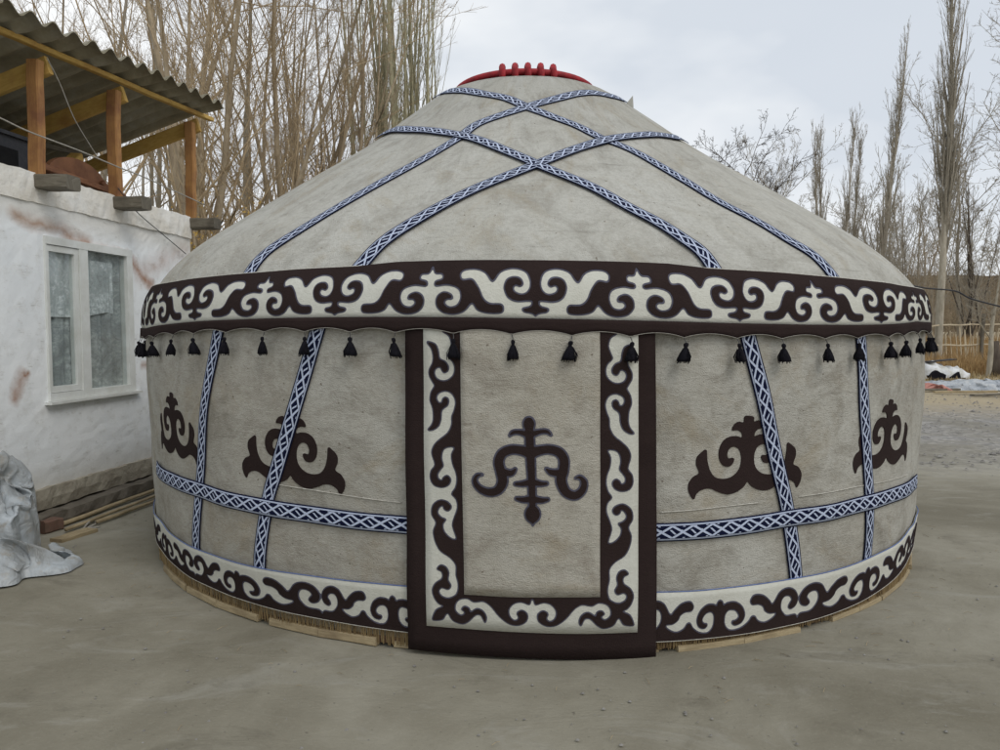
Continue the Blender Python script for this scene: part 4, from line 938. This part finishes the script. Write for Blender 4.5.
def tree(base, H, kind, tm, bm, label, group, lean=(0, 0), r0=None, dens=1.0, cat='tree', name='bare_tree', minr=.004, t0=.05):
    base = np.array(base, float); base[2] = float(terrain_z(base[0], base[1]))-.05
    o = thing(name, tuple(base), label, cat, group); r0 = r0 or H*.014
    d0 = unit(np.array([[lean[0], lean[1], 1.]]))
    tr = []; br = []
    if kind == 'poplar':                                 # tall column: nearly vertical limbs
        P, Q = grow(base[None], d0, np.array([H]), np.array([r0]), 16, .015, .03, .08); tr.append((P, Q, 8))
        s = spawn(P, Q, int(80*dens), t0, .95, 12, 4, .28, .38, minr*1.8); P1, Q1 = grow(*s, 8, .035, .13, .3); br.append((P1, Q1, 4))
        s = spawn(P1, Q1, 6, .12, .95, 20, 7, .40, .55, minr); P2, Q2 = grow(*s, 5, .06, .10, .4); br.append((P2, Q2, 3))
        s = spawn(P2, Q2, 3, .2, .95, 26, 9, .5, .6, minr*.8); P3, Q3 = grow(*s, 3, .09, .1, .5); br.append((P3, Q3, 3))
    elif kind == 'columns':                              # a tight clump of straight vertical poplar stems
        n = int(10*dens); D = unit(np.repeat(d0, n, 0)+rng.standard_normal((n, 3))*np.array((.03, .03, .01))); Hs = H*rng.uniform(.8, 1.05, n)
        st0 = np.repeat(base[None], n, 0)+rng.standard_normal((n, 3))*np.array((.45, .3, 0)); P, Q = grow(st0, D, Hs, r0*rng.uniform(.5, 1., n), 16, .02, .05, .12); tr.append((P, Q, 6))
        s = spawn(P, Q, 22, .12, .97, 16, 5, .20, .45, minr*1.5); P1, Q1 = grow(*s, 6, .04, .12, .35); br.append((P1, Q1, 4))
        s = spawn(P1, Q1, 5, .15, .97, 22, 9, .45, .55, minr); P2, Q2 = grow(*s, 4, .08, .10, .45); br.append((P2, Q2, 3))
    elif kind == 'fan':                                  # limbs fan out of a short stool and arch upwards
        n = int(7*dens)+1; D = unit(np.repeat(d0, n, 0)+rng.standard_normal((n, 3))*np.array((.21, .2, .02))); Hs = H*rng.uniform(.7, 1.1, n)
        st0 = np.repeat(base[None], n, 0)+rng.standard_normal((n, 3))*np.array((.15, .15, 0)); P, Q = grow(st0, D, Hs, r0*rng.uniform(.45, 1., n), 16, .045, .03, .12); tr.append((P, Q, 7))
        s = spawn(P, Q, 15, .12, .97, 36, 12, .34, .40, minr*1.5); P1, Q1 = grow(*s, 8, .09, .09, .3); br.append((P1, Q1, 4))
        s = spawn(P1, Q1, 7, .15, .97, 36, 12, .45, .55, minr); P2, Q2 = grow(*s, 5, .11, .06, .45); br.append((P2, Q2, 3))
        s = spawn(P2, Q2, 5, .2, .97, 36, 12, .55, .65, minr*.8); P3, Q3 = grow(*s, 4, .12, .03, .5); br.append((P3, Q3, 3))
    elif kind == 'stems':                                # several upright stems from one stool
        n = int(8*dens)+2; D = unit(np.repeat(d0, n, 0)+rng.standard_normal((n, 3))*np.array((.15, .15, .02))); Hs = H*rng.uniform(.72, 1.05, n)
        st0 = np.repeat(base[None], n, 0)+rng.standard_normal((n, 3))*np.array((.5, .4, 0)); P, Q = grow(st0, D, Hs, r0*rng.uniform(.3, 1., n), 16, .03, .035, .12); tr.append((P, Q, 6))
        s = spawn(P, Q, 20, .12, .97, 30, 12, .26, .42, minr*1.5); P1, Q1 = grow(*s, 6, .08, .09, .35); br.append((P1, Q1, 4))
        s = spawn(P1, Q1, 5, .15, .97, 34, 12, .50, .55, minr); P2, Q2 = grow(*s, 4, .12, .05, .45); br.append((P2, Q2, 3))
        s = spawn(P2, Q2, 4, .2, .97, 34, 12, .55, .65, minr*.8); P3, Q3 = grow(*s, 3, .13, .05, .5); br.append((P3, Q3, 3))
    else:                                                # spreading crown
        P, Q = grow(base[None], d0, np.array([H*.92]), np.array([r0]), 12, .06, .02, .07); tr.append((P, Q, 9))
        s = spawn(P, Q, int(18*dens), .32, .98, 40, 9, .50, .38, minr*3, False); P1, Q1 = grow(*s, 9, .10, .07, .28); br.append((P1, Q1, 6))
        s = spawn(P1, Q1, 10, .15, 1., 42, 12, .42, .48, minr*1.5); P2, Q2 = grow(*s, 6, .12, .05, .35); br.append((P2, Q2, 4))
        s = spawn(P2, Q2, 7, .15, 1., 42, 14, .45, .55, minr); P3, Q3 = grow(*s, 4, .14, .04, .45); br.append((P3, Q3, 3))
        s = spawn(P3, Q3, 4, .2, 1., 40, 14, .5, .65, minr*.8); P4, Q4 = grow(*s, 3, .15, .03, .5); br.append((P4, Q4, 3))
    for nm, lst, mt in (('trunk', tr, tm), ('crown', br, bm)):
        V = []; F = []; k = 0
        for P, Q, n in lst: v, f = tubes(P, Q, n); V.append(v); F.append(f+k); k += len(v)
        mesh_obj(nm, np.concatenate(V), np.concatenate(F), BK[mt], o, True)
    return o
def TX(px, y): return (px-500)/CF*y*1.0
GL = 'bare trees behind the house and the yurt'; GR = 'bare trees at the right of the yard'
left = [ # px, dist, H, kind, trunk, crown, lean, r0, dens, label
 (206, 13.0, 10, 'fan', 'tan', 'tanl', (.0, 0), .12, 1.1, 'many-stemmed tan tree rising right behind the third loft post'),
 (150, 15.0, 11, 'spread', 'tan', 'tanl', (.10, 0), .12, 1.0, 'spreading tan tree whose limbs show above the corrugated roof edge'),
 (95, 17.0, 12, 'spread', 'grey', 'tanl', (-.05, 0), .13, 1.0, 'leftmost bare tree, its twigs over the top of the corrugated roof'),
 (262, 17.0, 12, 'fan', 'tan', 'tanl', (.03, 0), .10, 1.0, 'thicket-like bare tree second to the right of the loft'),
 (312, 17.0, 10.5, 'fan', 'tan', 'tanl', (.02, 0), .06, 1.2, 'brown twiggy tree over the left slope of the yurt roof'),
 (345, 18.5, 12, 'stems', 'tan', 'tan', (0, 0), .10, 1.0, 'tall brown many-stemmed tree left of the green poplars'),
 (386, 20.0, 15, 'columns', 'green', 'green', (-.01, 0), .08, 1.6, 'greenish upright poplar group, left one of the pair beside the crown'),
 (412, 21.0, 15, 'columns', 'green', 'green', (-.01, 0), .075, 1.6, 'greenish upright poplar group nearest the red crown of the yurt'),
 (172, 22.0, 13, 'fan', 'grey', 'tan', (.0, 0), .10, .8, 'dense upright brown tree just behind the last loft post'),
 (60, 22.0, 15, 'fan', 'tan', 'tan', (.0, 0), .08, .9, 'brown tree whose top fans out above the corrugated sheets at the far left'),
 (240, 24.0, 15, 'spread', 'grey', 'tan', (.05, 0), .16, 1.0, 'grey spreading tree far behind the tan stems')]
for px, y, H, kind, tm, bm, lean, r0, dn, lab in left:
    tree((TX(px, y), y, 0), H, kind, tm, bm, lab, GL, lean, r0, dn, minr=.0042)
right = [
 (938, 27.0, 16.5, 'poplar', 'pale', 'grey', (0, 0), .15, 1.7, 'tallest poplar at the right, its top cut by the photo edge'),
 (876, 38.0, 15.0, 'poplar', 'grey', 'grey', (0, 0), .16, 1.0, 'slender pointed poplar standing alone left of the tallest one'),
 (814, 44.0, 12.0, 'poplar', 'grey', 'grey', (0, 0), .12, .9, 'leftmost poplar of the low row beyond the yurt roof'),
 (826, 45.0, 12.6, 'poplar', 'grey', 'grey', (0, 0), .12, .9, 'second poplar of the low row beyond the yurt roof'),
 (838, 43.0, 12.8, 'poplar', 'grey', 'grey', (0, 0), .12, .9, 'third poplar of the low row beyond the yurt roof'),
 (849, 46.0, 12.0, 'poplar', 'grey', 'grey', (0, 0), .12, .9, 'fourth and rightmost poplar of the low row beyond the yurt roof'),
 (1016, 17.0, 9.6, 'spread', 'tan', 'grey', (-.13, 0), .12, 1.3, 'large spreading tree leaning in from the right edge'),
 (905, 34.0, 8.6, 'stems', 'grey', 'grey', (0, 0), .07, 1.0, 'rounded grey tree filling the gap beside the tallest poplar'),
 (965, 37.0, 9.0, 'stems', 'dark', 'grey', (0, 0), .07, 1.0, 'dark-stemmed tree between the tallest poplar and the right edge tree'),
 (880, 46.0, 9.0, 'spread', 'grey', 'grey', (0, 0), .2, 1.0, 'low round tree under the lone slender poplar'),
 (926, 29.0, 5.8, 'stems', 'grey', 'tan', (.02, 0), .03, .6, 'short brushy tree right at the yurt eave'),
 (960, 40.0, 11.0, 'spread', 'grey', 'grey', (0, 0), .14, 1.2, 'broad grey tree filling the sky between the tallest poplar and the edge tree'),
 (900, 52.0, 12.0, 'stems', 'grey', 'grey', (0, 0), .10, 1.2, 'far grey-brown tree behind the rounded grey one'),
 (770, 50.0, 10.5, 'spread', 'grey', 'grey', (0, 0), .12, 1.0, 'pale far tree just right of the small gnarled tree'),
 (788, 55.0, 11.5, 'spread', 'grey', 'grey', (0, 0), .14, .9, 'faint round tree low over the right roof slope'),
 (990, 24.0, 4.0, 'spread', 'pale', 'grey', (0, 0), .10, .6, 'pale-trunked small tree in the dry grass at the right edge'),
 (866, 50.0, 10.0, 'stems', 'grey', 'grey', (0, 0), .08, .9, 'twiggy tree between the poplar row and the lone poplar')]
for px, y, H, kind, tm, bm, lean, r0, dn, lab in right:
    tree((TX(px, y), y, 0), H, kind, tm, bm, lab, GR, lean, r0, dn, minr=.005 if y < 30 else .008, t0=.22 if y < 30 else .08)
tree((TX(757, 26), 26, 0), 8.0, 'spread', 'dark', 'dark', 'small dark gnarled tree peeking over the right roof slope', GR, (0, 0), .09, .45, minr=.006)
tree((TX(728, 28), 28, 0), 7.4, 'spread', 'dark', 'dark', 'dark low tree partly hidden behind the roof, left of the gnarled one', GR, (-.06, 0), .09, .45, minr=.006)
# yellow-leaved shrub behind the house corner
sh = thing('shrub', (TX(212, 10.6), 10.6, 0), 'shrub with yellow dry leaves behind the corner of the house', 'shrub')
P, Q = grow(np.repeat(np.array([[TX(212, 10.6), 10.6, 0]]), 26, 0)+rng.standard_normal((26, 3))*np.array((.25, .2, 0)), unit(rng.standard_normal((26, 3))*.16+np.array((0, 0, 1))), rng.uniform(2.2, 3.5, 26), np.full(26, .014), 8, .06, .04)
s = spawn(P, Q, 12, .3, 1, 35, 10, .22, .5, .004); P1, Q1 = grow(*s, 4, .1, .03); v, f = tubes(P, Q, 5); v1, f1 = tubes(P1, Q1, 3)
mesh_obj('stems', np.concatenate([v, v1]), np.concatenate([f, f1+len(v)]), BK['tanl'], sh, True)
pp = P1.reshape(-1, 3); pp = np.repeat(pp[rng.integers(0, len(pp), 2600)], 1, 0)+rng.standard_normal((2600, 3))*.03
a = unit(rng.standard_normal((2600, 3)))*.022; b = unit(np.cross(a, rng.standard_normal((2600, 3))))*.012
V = np.stack([pp-a, pp-b, pp+a, pp+b], 1).reshape(-1, 3); mesh_obj('leaves', V, np.arange(len(V)).reshape(-1, 4), simple('dry_leaf', (.50, .34, .09), (.36, .22, .06), 20), sh)

# ------------------------------------------------------------------ far right: thicket, fence, dry grass, wreck, tarp
def brush(name, n, xr, yr, Hr, mat, label, cat, per=9, r=.02, minr=.008):
    x = rng.uniform(*xr, n); y = rng.uniform(*yr, n); st0 = np.stack([x, y, terrain_z(x, y)-.05], 1)
    P, Q = grow(st0, unit(rng.standard_normal((n, 3))*.15+np.array((0, 0, 1))), rng.uniform(*Hr, n), np.full(n, r), 6, .07, .03)
    s = spawn(P, Q, per, .1, 1, 38, 12, .45, .55, minr); P1, Q1 = grow(*s, 4, .12, .05); s = spawn(P1, Q1, 4, .2, 1, 38, 12, .5, .6, minr*.8); P2, Q2 = grow(*s, 3, .14, .04)
    V = []; F = []; k = 0
    for a, b, c in ((P, Q, 4), (P1, Q1, 3), (P2, Q2, 3)): v, f = tubes(a, b, c); V.append(v); F.append(f+k); k += len(v)
    return tag(mesh_obj(name, np.concatenate(V), np.concatenate(F), mat, None, True), label, cat, kind='stuff')
brush('thicket', 800, (17, 46), (38, 62), (2.6, 5.0), BK['tan'], 'mass of brown leafless scrub in front of the hill', 'scrub')
brush('thicket', 700, (-60, 30), (50, 75), (4.5, 7.5), BK['tan'], 'far belt of leafless scrub behind the yurt and house', 'scrub', 7)
def grassy(name, n, xr, yr, hr, mat, label):
    x = rng.uniform(*xr, n); y = rng.uniform(*yr, n); z = terrain_z(x, y); hgt = rng.uniform(*hr, n); w_ = rng.uniform(.006, .016, n); a = rng.uniform(0, math.pi, n); lx = rng.normal(0, .12, n); ly = rng.normal(0, .12, n)
    p = np.stack([x, y, z], 1); e = np.stack([np.cos(a)*w_, np.sin(a)*w_, 0*a], 1); t = p+np.stack([lx*hgt*2, ly*hgt*2, hgt], 1)
    m_ = (p+t)/2+np.stack([0*a, 0*a, hgt*.12], 1)
    V = np.stack([p-e, p+e, m_+e*.8, m_-e*.8, t], 1).reshape(-1, 3); k = np.arange(n)[:, None]*5
    F = [tuple(r) for r in (k+np.array([[0, 1, 2, 3]])).tolist()]+[tuple(r) for r in (k+np.array([[3, 2, 4]])).tolist()]
    return tag(mesh_obj(name, V, F, mat), label, 'grass', kind='stuff')
grassy('dry_grass', 26000, (13, 26), (24.2, 36), (.25, .75), simple('straw', (.50, .35, .17), (.30, .19, .09), 3, .9), 'tall rusty orange dry grass in front of the fence')
grassy('dry_grass', 5000, (9.6, 26), (20.6, 24.5), (.06, .22), simple('straw_low', (.42, .33, .18), (.28, .21, .11), 3, .9), 'short straw tufts around the tarpaulin')
# stick fence
fx0, fx1, fy = TX(915, 27), TX(1045, 27), 27.
M['bleached'] = mat_wood('bleached_wood', (.66, .58, .43), (.50, .42, .29), (.34, .27, .18))
fc = thing('stick_fence', ((fx0+fx1)/2, fy, float(terrain_z(0, fy))), 'weathered pale stick fence across the back of the yard', 'fence')
x = fx0; m = MB(); zf = float(terrain_z(0, fy))
while x < fx1:
    hgt = random.uniform(1.1, 1.7); m.beam((x, fy+random.uniform(-.05, .05), zf-.05), (x+random.uniform(-.2, .2), fy+random.uniform(-.06, .06), zf+hgt), random.uniform(.022, .045), .025, segs=2, jit=.004); x += random.choice((.05, .07, .09, .12, .22))
m.build('pickets', M['bleached'], fc)
for hh in (.8, 1.5):
    m = MB(); m.beam((fx0, fy-.06, zf+hh), (fx1, fy-.06, zf+hh+.1), .045, .05, jit=.03, segs=12); m.build('rail', M['bleached'], fc)
for x in np.arange(fx0+.4, fx1, 1.9):
    m = MB(); m.beam((x, fy-.12, zf-.05), (x+.05, fy-.12, zf+1.95), .10, .10, jit=.01); m.build('fence_post', M['old_wood'], fc)
# low dark stump / trough in the grass
p = at_depth(994, 365, 24.); stp = MB(); stp.tube([(p[0], 24, .15), (p[0]+.03, 24, .55), (p[0], 24.02, 1.25)], [.20, .16, .13], 12); tag(stp.build('tree_stump', BK['dark'], None, True), 'thick dark tree stump in the dry grass at the right edge', 'stump')
# white wrecked hull; black slabs stand in for the shade in its openings
g = NG('chalky_paint', .6, .3); n = g.noise(g.coord('Object'), 4, 5, .6); g.col(g.mix(g.rng(n, .4, .65), (.72, .74, .76), (.48, .47, .42))); mw = g.m
c = ground_at(942, 373, .05); yv = 23.2; xv0, xv1 = TX(922, yv), TX(963, yv)
wk = thing('metal_shell', ((xv0+xv1)/2, yv, .0), 'white dented sheet metal shell with black slabs for its shaded openings lying before the dry grass', 'scrap')
n = 30; V = []; 
for i in range(n+1):
    t = i/n; x = xv0+(xv1-xv0)*t
    for k in range(13):
        q = k/12*math.pi; prof_z = math.sin(q)**.7*(.36+.13*math.sin(t*math.pi*1.1+.3)+.06*math.sin(t*9)+.03*math.sin(t*31)); V.append((x+.04*math.sin(k)+.03*random.random(), yv-.35*math.cos(q)+.02*math.sin(t*20+k), .12+prof_z+.03*math.sin(t*17+k*2)-.10*t*math.sin(k/12*math.pi)))
F = [(i*13+k, (i+1)*13+k, (i+1)*13+k+1, i*13+k+1) for i in range(n) for k in range(12)]+[tuple(range(13)), tuple(n*13+k for k in range(12, -1, -1))]
mesh_obj('shell', V, F, mw, wk, True)
for (fx, rr, sx) in ((.20, .19, 1.0),):
    m = MB(); cx_ = xv0+(xv1-xv0)*fx; P_ = [(cx_+rr*1.25*math.cos(q*math.pi/7-.1)*(1+.15*math.sin(q*2.3)), 0, .11+rr*1.3*max(0, math.sin(q*math.pi/7))*(1+.2*math.sin(q*1.7))) for q in range(8)]; m.add([(x, yv-.46, z) for x, _, z in P_]+[(x, yv-.25, z) for x, _, z in P_], [tuple(range(8)), tuple(range(15, 7, -1))]+[(q, q+8, q+9, q+1) for q in range(7)]); w_ = m.build('shade_slab', M['tassel'], wk, False)
m = MB(); xx = xv0+(xv1-xv0)*.5; m.add([(xx, yv-.44, .13), (xx+.34, yv-.43, .13), (xx+.30, yv-.40, .33), (xx+.05, yv-.43, .18), (xx, yv-.30, .13), (xx+.34, yv-.30, .13), (xx+.30, yv-.30, .33), (xx+.05, yv-.30, .18)], [(0, 1, 2, 3), (4, 7, 6, 5), (0, 4, 5, 1), (1, 5, 6, 2), (2, 6, 7, 3), (3, 7, 4, 0)]); m.build('shade_slab', M['tassel'], wk)
m = MB(); m.beam((xv0+.1, yv-.05, .62), (xv1-.3, yv-.05, .70), .3, .03); m.build('roof_panel', M['dark'], wk)
# tarpaulin pile and red cloth
g = NG('grey_tarp', .6, .3); n = g.noise(g.coord('Object'), 1.8, 6, .65, .8); g.col(g.ramp(n, [(.3, (.22, .24, .27)), (.5, (.42, .45, .48)), (.7, (.58, .58, .56))])); 
g.bump(g.noise(g.coord('Object'), 6, 4, .6, 1), .08)
heap('tarpaulin', TX(1005, 20.3), 20.6, 2.6, .95, .20, 0., g.m, 'long grey blue tarpaulin pile lying across the back of the yard', 'tarpaulin', 2.2, .13, 120, .5, sc=1.6)
heap('cloth', TX(937, 19.9), 19.9, .27, .45, .18, .1, M['red_cloth'], 'faded red cloth draped at the left end of the tarpaulin', 'cloth', 5.2, .12, 50, .6, sc=3)
for k, (px, py, ln, a, lab) in enumerate([(938, 390, 1.2, .1, 'short dark plank before the red cloth'), (965, 392, 1.5, -.05, 'long pale plank lying along the front of the tarpaulin'), (990, 395, 1.0, .12, 'plank lying at the right edge before the tarpaulin')]):
    c = ground_at(px, py, .04); m = MB(); m.beam(c-np.array((ln/2, a, 0)), c+np.array((ln/2, a, .02)), .14, .05, jit=.01); tag(m.build('plank', M['pale_wood'] if k == 1 else M['old_wood']), lab, 'plank', 'planks by the tarpaulin')
# stones in the far yard
def mat_stone(): return simple('stone', (.30, .29, .27), (.16, .15, .14), 12, .95, .1, .01)
mst = mat_stone(); n = 900; V = []; F = []
for k in range(n):
    y = random.uniform(8.5, 20); x = random.uniform(y*.47, y*.75+1); r = random.choice((.012, .018, .025, .03, .05 if random.random() < .1 else .02)); i = len(V)
    for dx, dy, dz in ((1, 0, 0), (.3, .9, .1), (-.8, .5, 0), (-.7, -.6, .1), (.4, -.9, 0), (0.1, 0, .8)): V.append((x+dx*r*random.uniform(.8, 1.3), y+dy*r*random.uniform(.8, 1.2), .012+dz*r))
    F += [(i, i+1, i+5), (i+1, i+2, i+5), (i+2, i+3, i+5), (i+3, i+4, i+5), (i+4, i, i+5)]
tag(mesh_obj('gravel', V, F, mst), 'loose gravel scattered over the far yard', 'gravel', kind='stuff')
n = 1400; V = []; F = []
for k in range(n):
    y = 2.2+random.random()**1.3*9; x = random.uniform(-y*.62, y*.72)
    if math.hypot(x-YX, y-YD) < 3.12 or x < -3.3: continue
    r = random.choice((.002, .0025, .003, .003, .004, .005, .007, .009)); i = len(V)
    for dx, dy, dz in ((1, 0, 0), (.3, .9, .1), (-.8, .5, 0), (-.7, -.6, .1), (.4, -.9, 0), (0.1, 0, .8)): V.append((x+dx*r*random.uniform(.8, 1.3), y+dy*r*random.uniform(.8, 1.2), .006+dz*r))
    F += [(i, i+1, i+5), (i+1, i+2, i+5), (i+2, i+3, i+5), (i+3, i+4, i+5), (i+4, i, i+5)]
tag(mesh_obj('gravel', V, F, mst), 'tiny stones scattered on the packed earth around the yurt', 'gravel', kind='stuff')
m = MB()
for k in range(110):
    if random.random() < .6: t = random.uniform(-1.3, 1.3); rr_ = 3.03+abs(random.gauss(0, .22)); x, y = YX+rr_*math.sin(t), YD-rr_*math.cos(t)
    else: y = random.uniform(2.6, 8); x = random.uniform(-y*.5, y*.7)
    if math.hypot(x-YX, y-YD) < 3.0 or x < -3.2: continue
    a = random.uniform(0, math.pi); L_ = random.uniform(.02, .07); p = np.array((x, y, .010)); d = np.array((math.cos(a), math.sin(a), 0))*L_; m.tube([p-d/2, p+np.array((0, 0, .004)), p+d/2], .0012, 3)
tag(m.build('straw', M['pale_wood']), 'bits of straw and reed littering the ground round the yurt', 'straw', kind='stuff')
# dark cable / bough across at the right
p = [at_depth(900, 283, 15.), at_depth(925, 288, 15), at_depth(955, 291, 15), at_depth(972, 299, 15), at_depth(1010, 309, 15), at_depth(1060, 322, 15)]
cable('cable', p, .016, M['dark'], 'black cable sagging in front of the trees at the right')
print('done objects', len(bpy.data.objects))
